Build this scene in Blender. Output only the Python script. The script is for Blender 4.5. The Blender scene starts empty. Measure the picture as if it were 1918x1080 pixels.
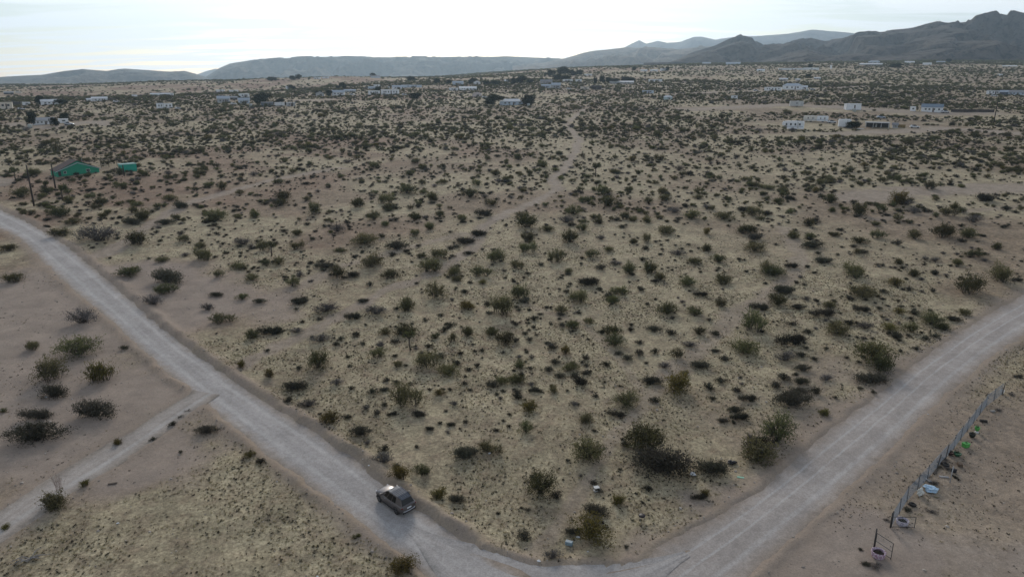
import bpy, bmesh, math, random
import numpy as np
from mathutils import Vector, Matrix

random.seed(11); RNG = np.random.default_rng(11)
S = bpy.context.scene; COL = S.collection
R = math.radians

# ------------------------------------------------------------------ camera
CAM_Z, PITCH, FPX, CX, CY = 46.0, R(16.62), 1340.0, 959.0, 540.0
cam_d = bpy.data.cameras.new('camera'); cam = bpy.data.objects.new('camera', cam_d); COL.objects.link(cam)
cam.location = (0, 0, CAM_Z); cam.rotation_euler = (math.pi/2 - PITCH, 0, 0)
cam_d.sensor_width = 36.0; cam_d.lens = 36.0*FPX/1918.0; cam_d.clip_start = 1.0; cam_d.clip_end = 80000.0
S.camera = cam

# ------------------------------------------------------------------ light
SUN_AZ, SUN_EL = R(-4.0), R(25.0)            # sun behind the hills, ahead of the camera
W = bpy.data.worlds.new('World'); S.world = W; W.use_nodes = True
wn, wl = W.node_tree.nodes, W.node_tree.links; wn.clear()
wo = wn.new('ShaderNodeOutputWorld'); wb = wn.new('ShaderNodeBackground'); sky = wn.new('ShaderNodeTexSky')
sky.sky_type = 'NISHITA'; sky.sun_disc = False; sky.sun_elevation = SUN_EL; sky.sun_rotation = SUN_AZ
sky.altitude = 1000; sky.air_density = 1.0; sky.dust_density = 1.2; sky.ozone_density = 1.0
wb.inputs['Strength'].default_value = 0.075
# thin high cloud: noise on the sky direction projected to a plane overhead
tc = wn.new('ShaderNodeTexCoord'); sep = wn.new('ShaderNodeSeparateXYZ'); wl.new(tc.outputs['Generated'], sep.inputs[0])
zz = wn.new('ShaderNodeMath'); zz.operation = 'MAXIMUM'; wl.new(sep.outputs[2], zz.inputs[0]); zz.inputs[1].default_value = 0.0
za = wn.new('ShaderNodeMath'); za.operation = 'ADD'; wl.new(zz.outputs[0], za.inputs[0]); za.inputs[1].default_value = 0.06
dv = []
for k in (0, 1):
    m = wn.new('ShaderNodeMath'); m.operation = 'DIVIDE'; wl.new(sep.outputs[k], m.inputs[0]); wl.new(za.outputs[0], m.inputs[1]); dv.append(m)
cmb = wn.new('ShaderNodeCombineXYZ'); wl.new(dv[0].outputs[0], cmb.inputs[0]); wl.new(dv[1].outputs[0], cmb.inputs[1])
mp = wn.new('ShaderNodeMapping'); mp.inputs['Rotation'].default_value = (0, 0, 0.35); mp.inputs['Scale'].default_value = (0.35, 1.0, 1); wl.new(cmb.outputs[0], mp.inputs[0])
cn = wn.new('ShaderNodeTexNoise'); cn.inputs['Scale'].default_value = 1.5; cn.inputs['Detail'].default_value = 7; cn.inputs['Roughness'].default_value = 0.55; cn.inputs['Distortion'].default_value = 0.5
wl.new(mp.outputs[0], cn.inputs['Vector'])
cr = wn.new('ShaderNodeMapRange'); cr.interpolation_type = 'SMOOTHSTEP'; cr.inputs['From Min'].default_value = 0.40; cr.inputs['From Max'].default_value = 0.57; cr.inputs['To Max'].default_value = 0.85
wl.new(cn.outputs['Fac'], cr.inputs['Value'])
mx = wn.new('ShaderNodeMix'); mx.data_type = 'RGBA'; ze = wn.new('ShaderNodeMath'); ze.operation = 'ADD'; wl.new(zz.outputs[0], ze.inputs[0]); ze.inputs[1].default_value = 0.14
zf = wn.new('ShaderNodeMath'); zf.operation = 'DIVIDE'; zf.use_clamp = True; zf.inputs[0].default_value = 0.30; wl.new(ze.outputs[0], zf.inputs[1])   # a thin veil is seen edge-on towards the horizon
zm = wn.new('ShaderNodeMath'); zm.operation = 'MULTIPLY'; wl.new(cr.outputs[0], zm.inputs[0]); wl.new(zf.outputs[0], zm.inputs[1])
wl.new(zm.outputs[0], mx.inputs['Factor']); wl.new(sky.outputs[0], mx.inputs['A']); mx.inputs['B'].default_value = (12.5, 12.8, 12.9, 1)
hs = wn.new('ShaderNodeHueSaturation'); hs.inputs['Saturation'].default_value = 0.85; wl.new(mx.outputs['Result'], hs.inputs['Color'])
wl.new(hs.outputs[0], wb.inputs['Color']); wl.new(wb.outputs[0], wo.inputs['Surface'])
sun_d = bpy.data.lights.new('sun', 'SUN'); sun_d.energy = 1.4; sun_d.angle = R(15); sun_d.color = (1.0, 0.92, 0.82)
sun = bpy.data.objects.new('sun', sun_d); COL.objects.link(sun)
sd = Vector((math.sin(SUN_AZ)*math.cos(SUN_EL), math.cos(SUN_AZ)*math.cos(SUN_EL), math.sin(SUN_EL)))
sun.rotation_euler = sd.to_track_quat('Z', 'Y').to_euler(); sun.location = (0, 0, 300)
S.view_settings.view_transform = 'Standard'; S.view_settings.look = 'None'
S.view_settings.exposure = 0.55; S.view_settings.gamma = 1.0; S.view_settings.use_curve_mapping = False
S.cycles.max_bounces = 4; S.cycles.diffuse_bounces = 2; S.cycles.transparent_max_bounces = 8; S.cycles.volume_bounces = 0
S.cycles.use_denoising = True

# ------------------------------------------------------------------ helpers: tags, materials, meshes
def tag(o, label=None, cat=None, group=None, kind=None):
    if label: o['label'] = label
    if cat: o['category'] = cat
    if group: o['group'] = group
    if kind: o['kind'] = kind
    return o
MATS = {}
def pmat(name, c1, c2=None, scale=3.0, rough=0.8, metal=0.0, bump=0.0, bscale=None, rand=0.0, spec=0.3, alpha=None, trans=0.0, coat=0.0):
    if name in MATS: return MATS[name]
    m = bpy.data.materials.new(name); m.use_nodes = True; n, l = m.node_tree.nodes, m.node_tree.links
    b = n['Principled BSDF']; b.inputs['Roughness'].default_value = rough; b.inputs['Metallic'].default_value = metal
    b.inputs['Specular IOR Level'].default_value = spec
    if coat: b.inputs['Coat Weight'].default_value = coat
    if c2 is None: c2 = tuple(v*0.75 for v in c1)
    t = n.new('ShaderNodeTexCoord'); nz = n.new('ShaderNodeTexNoise'); nz.inputs['Scale'].default_value = scale; nz.inputs['Detail'].default_value = 5; nz.inputs['Roughness'].default_value = 0.65
    l.new(t.outputs['Object'], nz.inputs['Vector'])
    r = n.new('ShaderNodeMapRange'); r.inputs['From Min'].default_value = 0.33; r.inputs['From Max'].default_value = 0.67; l.new(nz.outputs['Fac'], r.inputs['Value'])
    mx = n.new('ShaderNodeMix'); mx.data_type = 'RGBA'; mx.inputs['A'].default_value = (*c1, 1); mx.inputs['B'].default_value = (*c2, 1); l.new(r.outputs[0], mx.inputs['Factor'])
    out = mx.outputs['Result']
    if rand:
        oi = n.new('ShaderNodeObjectInfo'); rr = n.new('ShaderNodeMapRange'); rr.inputs['To Min'].default_value = 1-rand; rr.inputs['To Max'].default_value = 1+rand; l.new(oi.outputs['Random'], rr.inputs['Value'])
        h = n.new('ShaderNodeHueSaturation'); l.new(out, h.inputs['Color']); l.new(rr.outputs[0], h.inputs['Value']); out = h.outputs[0]
    l.new(out, b.inputs['Base Color'])
    if bump:
        bn = n.new('ShaderNodeTexNoise'); bn.inputs['Scale'].default_value = bscale or scale*4; bn.inputs['Detail'].default_value = 4; l.new(t.outputs['Object'], bn.inputs['Vector'])
        bp = n.new('ShaderNodeBump'); bp.inputs['Strength'].default_value = bump; l.new(bn.outputs['Fac'], bp.inputs['Height']); l.new(bp.outputs[0], b.inputs['Normal'])
    MATS[name] = m; return m

def leafmat(name, dark, light, hue=0.02, val=0.3, transl=0.35):
    """foliage: colour runs from dark to light by a per-leaf tone, varied a little from plant to plant"""
    m = bpy.data.materials.new(name); m.use_nodes = True; n, l = m.node_tree.nodes, m.node_tree.links
    n.clear(); o = n.new('ShaderNodeOutputMaterial')
    at = n.new('ShaderNodeAttribute'); at.attribute_name = 'tone'
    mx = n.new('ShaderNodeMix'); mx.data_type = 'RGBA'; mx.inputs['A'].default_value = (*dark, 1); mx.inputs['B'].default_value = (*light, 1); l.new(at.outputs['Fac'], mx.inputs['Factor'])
    oi = n.new('ShaderNodeObjectInfo')
    hs = n.new('ShaderNodeHueSaturation'); l.new(mx.outputs['Result'], hs.inputs['Color'])
    a = n.new('ShaderNodeMapRange'); a.inputs['To Min'].default_value = 1-val; a.inputs['To Max'].default_value = 1+val; l.new(oi.outputs['Random'], a.inputs['Value']); l.new(a.outputs[0], hs.inputs['Value'])
    f = n.new('ShaderNodeMath'); f.operation = 'FRACT'; g = n.new('ShaderNodeMath'); g.operation = 'MULTIPLY'; g.inputs[1].default_value = 7.31; l.new(oi.outputs['Random'], g.inputs[0]); l.new(g.outputs[0], f.inputs[0])
    c = n.new('ShaderNodeMapRange'); c.inputs['To Min'].default_value = 0.5-hue; c.inputs['To Max'].default_value = 0.5+hue; l.new(f.outputs[0], c.inputs['Value']); l.new(c.outputs[0], hs.inputs['Hue'])
    d = n.new('ShaderNodeBsdfDiffuse'); t = n.new('ShaderNodeBsdfTranslucent'); l.new(hs.outputs[0], d.inputs[0]); l.new(hs.outputs[0], t.inputs[0])
    ms = n.new('ShaderNodeMixShader'); ms.inputs[0].default_value = transl; l.new(d.outputs[0], ms.inputs[1]); l.new(t.outputs[0], ms.inputs[2]); l.new(ms.outputs[0], o.inputs['Surface'])
    MATS[name] = m; return m

class MB:
    """collects shapes, then build() links them as one mesh object"""
    def __init__(s): s.v = []; s.f = []
    def add(s, vs, fs):
        k = len(s.v); s.v += [tuple(p) for p in vs]; s.f += [tuple(i+k for i in q) for q in fs]; return s
    def box(s, c, d, M=None, taper=1.0):
        x, y, z = d[0]/2, d[1]/2, d[2]/2
        vs = [Vector((sx*x*(taper if sz > 0 else 1), sy*y*(taper if sz > 0 else 1), sz*z)) for sz in (-1, 1) for sy in (-1, 1) for sx in (-1, 1)]
        if M: vs = [M @ p for p in vs]
        vs = [p + Vector(c) for p in vs]
        return s.add(vs, [(0, 2, 3, 1), (4, 5, 7, 6), (0, 1, 5, 4), (2, 6, 7, 3), (0, 4, 6, 2), (1, 3, 7, 5)])
    def tube(s, pts, rad, n=6, cap=True):
        pts = [Vector(p) for p in pts]; rad = [rad]*len(pts) if not hasattr(rad, '__len__') else rad
        rings = []
        for i, p in enumerate(pts):
            t = (pts[min(i+1, len(pts)-1)] - pts[max(i-1, 0)]).normalized()
            a = t.orthogonal().normalized(); b = t.cross(a)
            rings.append([p + rad[i]*(math.cos(2*math.pi*k/n)*a + math.sin(2*math.pi*k/n)*b) for k in range(n)])
        # keep rings aligned
        for i in range(1, len(rings)):
            best = min(range(n), key=lambda j: (rings[i][j]-rings[i-1][0]-(pts[i]-pts[i-1])).length); rings[i] = rings[i][best:]+rings[i][:best]
        vs = [p for r in rings for p in r]; fs = []
        for i in range(len(rings)-1):
            for k in range(n): fs.append((i*n+k, i*n+(k+1) % n, (i+1)*n+(k+1) % n, (i+1)*n+k))
        if cap: fs += [tuple(range(n))[::-1], tuple((len(rings)-1)*n+k for k in range(n))]
        return s.add(vs, fs)
    def lathe(s, prof, c=(0, 0, 0), n=20, wob=0.0):
        vs, fs = [], []
        for i, (r, z) in enumerate(prof):
            for k in range(n):
                a = 2*math.pi*k/n; q = r*(1+wob*math.sin(k*2.3+i)); vs.append((c[0]+q*math.cos(a), c[1]+q*math.sin(a), c[2]+z))
        for i in range(len(prof)-1):
            for k in range(n): fs.append((i*n+k, i*n+(k+1) % n, (i+1)*n+(k+1) % n, (i+1)*n+k))
        fs += [tuple(range(n))[::-1], tuple((len(prof)-1)*n+k for k in range(n))]
        return s.add(vs, fs)
    def prism(s, poly, y0, y1, axis='y'):
        n = len(poly); vs = [(a, y0, b) for a, b in poly]+[(a, y1, b) for a, b in poly]
        if axis == 'x': vs = [(y, x, z) for x, y, z in vs]
        fs = [tuple(range(n)), tuple(range(2*n-1, n-1, -1))]+[(i, n+i, n+(i+1) % n, (i+1) % n) for i in range(n)]
        return s.add(vs, fs)
    def mesh(s, name, m, smooth=False):
        me = bpy.data.meshes.new(name); me.from_pydata(s.v, [], s.f)
        bm = bmesh.new(); bm.from_mesh(me); bmesh.ops.recalc_face_normals(bm, faces=bm.faces); bm.to_mesh(me); bm.free()
        if smooth: me.polygons.foreach_set('use_smooth', [True]*len(me.polygons))
        me.materials.append(m); return me
    def build(s, name, m, parent=None, smooth=False, bevel=0.0):
        o = bpy.data.objects.new(name, s.mesh(name, m, smooth)); COL.objects.link(o); o.parent = parent
        if bevel:
            b = o.modifiers.new('bevel', 'BEVEL'); b.width = bevel; b.segments = 2; b.limit_method = 'ANGLE'
        return o
def empty(name, loc, rz=0.0, tilt=None):
    o = bpy.data.objects.new(name, None); COL.objects.link(o); o.location = loc; o.rotation_euler = (0, 0, rz); o.empty_display_size = 0.2
    return o
def np_mesh(name, v, f, mats, smooth=False, mi=None, attrs=None):
    """mesh from numpy arrays; f is (n,4) or (n,3)"""
    me = bpy.data.meshes.new(name); k = f.shape[1]
    me.vertices.add(len(v)); me.vertices.foreach_set('co', np.asarray(v, np.float32).ravel())
    me.loops.add(f.size); me.loops.foreach_set('vertex_index', f.astype(np.int32).ravel())
    me.polygons.add(len(f)); me.polygons.foreach_set('loop_start', np.arange(0, f.size, k, dtype=np.int32)); me.polygons.foreach_set('loop_total', np.full(len(f), k, np.int32))
    for m in mats: me.materials.append(m)
    if mi is not None: me.polygons.foreach_set('material_index', mi.astype(np.int32))
    me.update(calc_edges=True)
    me.polygons.foreach_set('use_smooth', np.full(len(f), smooth))
    for nm, a in (attrs or {}).items():
        at = me.attributes.new(nm, 'FLOAT', 'POINT'); at.data.foreach_set('value', np.asarray(a, np.float32))
    return me

# ------------------------------------------------------------------ terrain function
_T = np.random.default_rng(5).random((8, 256, 256))
def vnoise(x, y, sc, seed=0):
    x = np.asarray(x)/sc + 91.7*seed; y = np.asarray(y)/sc + 37.3*seed
    xi = np.floor(x).astype(int); yi = np.floor(y).astype(int); fx = x-xi; fy = y-yi
    fx = fx*fx*(3-2*fx); fy = fy*fy*(3-2*fy); T = _T[seed % 8]
    a = T[xi & 255, yi & 255]; b = T[(xi+1) & 255, yi & 255]; c = T[xi & 255, (yi+1) & 255]; d = T[(xi+1) & 255, (yi+1) & 255]
    return (a*(1-fx)+b*fx)*(1-fy)+(c*(1-fx)+d*fx)*fy - 0.5
def fbm(x, y, sc, seed=0, oct=4):
    s = 0; a = 1.0
    for i in range(oct): s = s + a*vnoise(x, y, sc/2**i, seed+i); a *= 0.5
    return s
def sstep(a, b, x):
    t = np.clip((x-a)/(b-a), 0, 1); return t*t*(3-2*t)
_f = np.array([0, math.cos(PITCH), -math.sin(PITCH)]); _u = np.array([0, math.sin(PITCH), math.cos(PITCH)])
def ray(px, py):
    d = _f*FPX + np.array([px-CX, 0, 0]) + _u*(CY-py); return d/np.linalg.norm(d)
def elev(px, py):
    d = ray(px, py); return math.atan2(d[0], d[1]), d[2]/math.hypot(d[0], d[1])
def table(pts):
    q = [elev(*p) for p in pts]; return np.array([a for a, e in q]), np.array([e for a, e in q])
SLOPE = 0.046
CAP_A, CAP_E = table([(-700, 186), (0, 184), (250, 180), (480, 172), (620, 160), (760, 150), (900, 140), (1040, 131), (1150, 126), (1300, 120), (1600, 116), (1918, 112), (2600, 110)])
RDG_A, RDG_E = table([(-700, 172), (0, 168), (120, 166), (200, 163), (300, 158), (400, 154), (480, 151), (600, 148), (700, 146), (800, 145)])
def hs_(x, y):
    """smooth ground: a fan rising away from the camera, levelling off far out"""
    x = np.asarray(x, float); y = np.asarray(y, float)
    r = np.sqrt(x*x+y*y)+1e-6; az = np.arctan2(x, y)
    a = SLOPE*np.maximum(y, -200) + 0.35*r*0
    ff = sstep(120, 700, r)
    a = a + fbm(x, y, 90, 1, 3)*2.2*ff + fbm(x, y, 420, 3, 3)*9*sstep(500, 1600, r)
    b = CAM_Z + r*np.interp(az, CAP_A, CAP_E) + fbm(x, y, 260, 2, 3)*6*sstep(500, 1500, r)
    k = 5.0
    h = -k*np.logaddexp(-a/k, -b/k)
    front = np.cos(np.clip(az, -1.5, 1.5)) > 0.2
    # red ridge on the left
    rz = CAM_Z + 1250*np.interp(az, RDG_A, RDG_E) + fbm(x, y, 120, 6, 3)*5
    wgt = sstep(0.05, -0.25, az)
    prof = sstep(900, 1250, r)*(1-0.25*sstep(1300, 2600, r))
    h = np.where(wgt > 0, np.maximum(h, (h*(1-prof)+rz*prof)*wgt + h*(1-wgt)), h)
    return h
def ground(px, py, fn=hs_):
    d = ray(px, py); t = np.geomspace(20, 9000, 700)
    for _ in range(2):
        P = d[None, :]*t[:, None]; g = CAM_Z+P[:, 2]-fn(P[:, 0], P[:, 1]); i = int(np.argmax(g < 0)) if (g < 0).any() else len(t)-1
        t = np.linspace(t[max(i-1, 0)], t[i], 60)
    p = d*t[-1 if i == 0 else min(i, 59)]
    return Vector((p[0], p[1], CAM_Z+p[2]))
def depth(p): return p.y*math.cos(PITCH) - (p.z-CAM_Z)*math.sin(PITCH)
def project(x, y, z):
    dz = z-CAM_Z; dp = y*math.cos(PITCH)-dz*math.sin(PITCH); up = y*math.sin(PITCH)+dz*math.cos(PITCH)
    dp = np.where(dp < 1, 1, dp)
    return CX+FPX*x/dp, CY-FPX*up/dp
def gxy(pts): return np.array([tuple(ground(*p))[:2] for p in pts])

# ------------------------------------------------------------------ roads: edges turned into centre lines on the ground
def resample(P, step):
    P = np.asarray(P); s = np.r_[0, np.cumsum(np.linalg.norm(np.diff(P[:, :2], axis=0), axis=1))]
    t = np.arange(0, s[-1], step); return np.stack([np.interp(t, s, P[:, k]) for k in range(P.shape[1])], 1)
def centre(Ue, Le, ext0=60, ext1=60):
    U = resample(gxy(Ue), 2.0); L = resample(gxy(Le), 1.0); out = []
    for p in U:
        d = np.linalg.norm(L-p, axis=1); j = d.argmin(); q = L[j]; out.append(((p[0]+q[0])/2, (p[1]+q[1])/2, d[j]/2))
    out = np.array(out)[3:-3]
    k = 9; ker = np.ones(k)/k
    sm = np.stack([np.convolve(np.pad(out[:, c], k//2, 'edge'), ker, 'valid') for c in range(3)], 1); sm[0], sm[-1] = out[0], out[-1]
    sm[:, 2] = np.clip(sm[:, 2], np.median(sm[:, 2])*0.88, np.median(sm[:, 2])*1.15)
    n = min(14, len(sm)-1)
    d0 = sm[0, :2]-sm[n, :2]; d0 /= np.linalg.norm(d0); d1 = sm[-1, :2]-sm[-1-n, :2]; d1 /= np.linalg.norm(d1)
    a = [np.r_[sm[0, :2]+d0*ext0, sm[0, 2]]] if ext0 else []; b = [np.r_[sm[-1, :2]+d1*ext1, sm[-1, 2]]] if ext1 else []
    return resample(np.array(a+list(sm)+b), 1.5)
ROAD_L = centre([(0, 392), (82, 430), (137, 465), (190, 510), (250, 562), (300, 607), (350, 647), (390, 675), (480, 740), (555, 782), (630, 828), (687, 872), (735, 912), (792, 960), (855, 1000), (920, 1040)],
                [(0, 428), (32, 443), (82, 495), (125, 537), (160, 565), (210, 605), (275, 668), (337, 718), (382, 755), (480, 845), (555, 892), (620, 945), (692, 995), (755, 1040), (817, 1085), (900, 1140)], 150, 26)
ROAD_R = centre([(1918, 545), (1833, 597), (1733, 662), (1655, 725), (1588, 777), (1500, 838), (1440, 905), (1335, 970), (1240, 1018), (1140, 1062)],
                [(1990, 590), (1918, 630), (1858, 670), (1813, 705), (1763, 750), (1678, 838), (1613, 897), (1538, 962), (1438, 1050), (1360, 1120)], 160, 34)
ROAD_J = resample(gxy([(760, 985), (850, 1046), (935, 1092), (1020, 1112), (1120, 1104), (1215, 1070), (1300, 1030)]), 1.5); ROAD_J = np.c_[ROAD_J, np.full(len(ROAD_J), 3.3)]
for _ in range(6): ROAD_J[1:-1, :2] = (ROAD_J[:-2, :2]+ROAD_J[2:, :2]+2*ROAD_J[1:-1, :2])/4
ROAD_J[:, 2] *= sstep(-0.5, 8, np.minimum(np.arange(len(ROAD_J)), np.arange(len(ROAD_J))[::-1]))   # run out inside the two roads
TRACK = centre([(350, 742), (297, 775), (197, 837), (97, 895), (-3, 949)], [(378, 752), (320, 800), (250, 858), (150, 915), (60, 963), (-40, 1010)], 7.5, 40)
def near_line(x, y, L):
    """distance to the line, half width there, side (+ left of travel)"""
    d = np.full(x.shape, 1e9); hw = np.zeros(x.shape); sd_ = np.zeros(x.shape)
    lo = L[:, :2].min(0)-12; hi = L[:, :2].max(0)+12
    idx = np.where((x > lo[0]) & (x < hi[0]) & (y > lo[1]) & (y < hi[1]))[0]
    T = np.gradient(L[:, :2], axis=0)
    for c in range(0, len(idx), 20000):
        ii = idx[c:c+20000]; D = (x[ii, None]-L[None, :, 0])**2+(y[ii, None]-L[None, :, 1])**2; j = D.argmin(1)
        t = T[j]/np.linalg.norm(T[j], axis=1, keepdims=True); ex = x[ii]-L[j, 0]; ey = y[ii]-L[j, 1]
        perp = t[:, 0]*ey-t[:, 1]*ex; along = np.abs(t[:, 0]*ex+t[:, 1]*ey)
        d[ii] = np.where(along > 3, np.hypot(ex, ey), np.abs(perp)); hw[ii] = L[j, 2]; sd_[ii] = np.sign(perp)
    return d, hw, sd_
def ground_full(x, y, want=False):
    """ground with small undulation and the roads cut into it"""
    x = np.asarray(x, float); y = np.asarray(y, float); r = np.hypot(x, y)
    fade = 1-sstep(500, 1100, r)
    und = (fbm(x, y, 9, 2, 3)*0.34 + fbm(x, y, 2.2, 5, 2)*0.09)*fade
    z = hs_(x, y); warm = np.zeros(x.shape); onroad = np.zeros(x.shape); flat = np.zeros(x.shape)
    es, data = [], ((ROAD_L, 0.34, 1, 1.0), (ROAD_R, 0.16, 0, 0.35), (TRACK, 0.10, 0, 0.3), (ROAD_J, 0.2, 0, 0.5))
    for L, *_ in data:
        d, hw, sd_ = near_line(x, y, L); es.append((np.where(d < 1e8, d-hw, 99.0) + fbm(x, y, 2.2, 4, 3)*0.55, d, sd_))
    for k, (L, berm, wside, w0) in enumerate(data):
        e, d, sd_ = es[k]; free = np.ones(x.shape)
        for j, (e2, _, _) in enumerate(es):
            if j != k: free = free*sstep(-0.4, 1.0, e2)
        ins = 1-sstep(-0.9, 0.1, e); b = np.exp(-((e-0.35)/0.55)**2)*(0.55+1.2*(fbm(x, y, 2.3, 1, 2)+0.35))*free
        bank = np.where(sd_ == -SIDE_WARM, np.exp(-((e-0.9)/0.75)**2)*0.42*free*(0.6+1.2*(fbm(x, y, 5.0, 6, 2)+0.3)), 0) if k == 0 else 0   # low graded bank on the far side of the left road
        und = und*(1-(1-sstep(-0.3, 2.5, e))*0.85) + b*berm + bank - ins*0.16
        side = np.where(sd_ == SIDE_WARM, 1.0, 0.28) if wside else 0.5
        warm = np.maximum(warm, np.exp(-((e-0.25)/0.75)**2)*side*w0*free); onroad = np.maximum(onroad, 1-sstep(0.0, 2.6 if k != 1 else 3.4, e + fbm(x, y, 6.0, 3, 3)*1.4))
    if want: return z+und, warm, onroad
    return z+und
SIDE_WARM = -1
def onground(px, py, sink=0.0):
    p = ground(px, py); p.z = float(ground_full(np.array([p.x]), np.array([p.y]))[0])-sink; return p
# ------------------------------------------------------------------ ground sheet
def path_mask(x, y, line, w, soft, seed=0):
    """1 on a sandy path through the scrub (line in ground metres)"""
    L = resample(line, 2.0); L = np.c_[L, np.full(len(L), w)]
    d, hw, _ = near_line(x, y, L)
    return np.where(d < 1e8, 1-sstep(w-soft, w+soft, d + fbm(x, y, 4.0, seed, 3)*w*0.9), 0)
PATHS = [  # (photo points along it, half width m, strength)
    ([(1095, 205), (1060, 232), (1085, 262), (1078, 285), (1062, 312), (1035, 335), (1045, 352), (1000, 380), (950, 398), (905, 425)], 1.75, 0.95),
    ([(905, 425), (880, 470), (800, 518), (720, 545), (640, 592), (560, 632), (480, 670), (428, 697)], 1.5, 0.7),
    ([(195, 475), (240, 452), (285, 418), (350, 382), (430, 358), (540, 330), (640, 315)], 2.2, 0.85),
    ([(1470, 430), (1500, 478), (1490, 515), (1425, 560), (1375, 592), (1320, 650), (1250, 700)], 1.7, 0.55),
    ([(1225, 740), (1160, 805), (1120, 870), (1075, 940), (1020, 1010), (985, 1045)], 0.9, 0.45),
    ([(480, 560), (560, 535), (640, 500), (740, 470), (860, 440)], 1.6, 0.5),
    ([(1918, 352), (1800, 356), (1700, 360), (1600, 372)], 7.0, 0.85),
    ([(1060, 168), (1180, 165), (1250, 163)], 6.0, 0.8), ([(1240, 178), (1420, 171), (1560, 166), (1700, 160)], 6.0, 0.85), ([(500, 190), (570, 188), (620, 187)], 7.0, 0.7), ([(690, 166), (760, 164), (830, 164)], 5.0, 0.7), ([(860, 182), (960, 181)], 5.0, 0.7), ([(330, 181), (420, 178)], 6.0, 0.7), ([(0, 345), (10, 338), (-30, 330)], 3.0, 0.9),
    ([(1918, 385), (1760, 400), (1640, 410)], 1.5, 0.45), ([(1490, 1010), (1590, 985), (1655, 1008), (1760, 1030), (1930, 1065)], 3.2, 0.9),
    ([(1905, 250), (1760, 240), (1700, 246), (1560, 250)], 7.0, 0.9),
    ([(1290, 205), (1400, 200), (1480, 196), (1600, 203), (1720, 212), (1850, 212)], 9.0, 0.9),
    ([(20, 232), (90, 240), (170, 228), (205, 234)], 6.0, 0.95),
    ([(1000, 575), (1090, 605), (1150, 660), (1210, 740)], 0.7, 0.35),
]
GPATHS = [(gxy(p), w, s) for p, w, s in PATHS]
def ell(x, y, px, py, rx, ry):
    c = ground(px, py); d = np.sqrt(((x-c.x)/rx)**2+((y-c.y)/ry)**2) + fbm(x, y, max(rx, ry)*0.5, 3, 3)*0.9
    return 1-sstep(0.75, 1.2, d)
def masks(x, y):
    r = np.hypot(x, y); s = np.zeros(x.shape)
    for k, (L, w, st) in enumerate(GPATHS): s = np.maximum(s, st*path_mask(x, y, L, w, w*0.45, k))
    g = sstep(-0.12, 0.30, fbm(x, y, 34, 3, 4) + 0.10)                                    # dry grass
    for px, py, rx, ry, st in ((1000, 600, 44, 60, .9), (1150, 480, 60, 40, .7), (1560, 310, 60, 40, .9), (1480, 258, 60, 16, 1), (1580, 208, 28, 8, 1), (300, 960, 16, 22, .9), (1050, 500, 40, 30, .5), (560, 189, 30, 14, 1), (1840, 222, 40, 20, .8), (1130, 152, 70, 40, .8)):
        g = np.maximum(g, st*ell(x, y, px, py, rx, ry))
    d, hw, sd_ = near_line(x, y, ROAD_L)
    # bare sandy ground left of the road and in the yard on the right
    bare = np.zeros(x.shape)
    for px, py, rx, ry in ((60, 640, 30, 40), (150, 780, 20, 16), (30, 560, 22, 26), (1800, 960, 22, 24), (1900, 850, 18, 20), (1560, 1050, 12, 10), (1740, 1040, 16, 14)):
        bare = np.maximum(bare, ell(x, y, px, py, rx, ry)*(0.45 if px > 1600 else 1.0))
    red = 0.55*sstep(0.0, 0.34, fbm(x, y, 60, 6, 4)) * sstep(0.25, -0.1, np.arctan2(x, y))
    for px, py, rx, ry, st in ((330, 166, 560, 320, 1), (680, 198, 26, 16, 1), (150, 366, 50, 50, .6), (420, 300, 60, 70, .5), (600, 152, 300, 140, .7), (1030, 133, 200, 120, .9), (1320, 146, 80, 30, 1), (1250, 315, 12, 14, .7), (900, 150, 200, 130, .4)):
        red = np.maximum(red, st*ell(x, y, px, py, rx, ry))
    return s, g*(1-bare)*(1-s), red, bare
rr = np.concatenate([np.linspace(0.5, 30, 12)[:-1], 30*np.exp(np.arange(0, 1180)*0.00535)])
rr = rr[rr < 8600]
aa = np.concatenate([np.linspace(-math.pi, R(-56), 34)[:-1], np.linspace(R(-56), R(56), 400), np.linspace(R(56), math.pi, 34)[1:]])
AA, RR = np.meshgrid(aa, rr); gx = (RR*np.sin(AA)).ravel(); gy = (RR*np.cos(AA)).ravel()
gz, gwarm, gonroad = ground_full(gx, gy, True)
gs, gg, gred, gbare = masks(gx, gy)
nr, na = RR.shape
i0 = (np.arange(nr-1)[:, None]*na+np.arange(na-1)[None, :]).ravel()
F = np.stack([i0, i0+1, i0+na+1, i0+na], 1)

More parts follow.
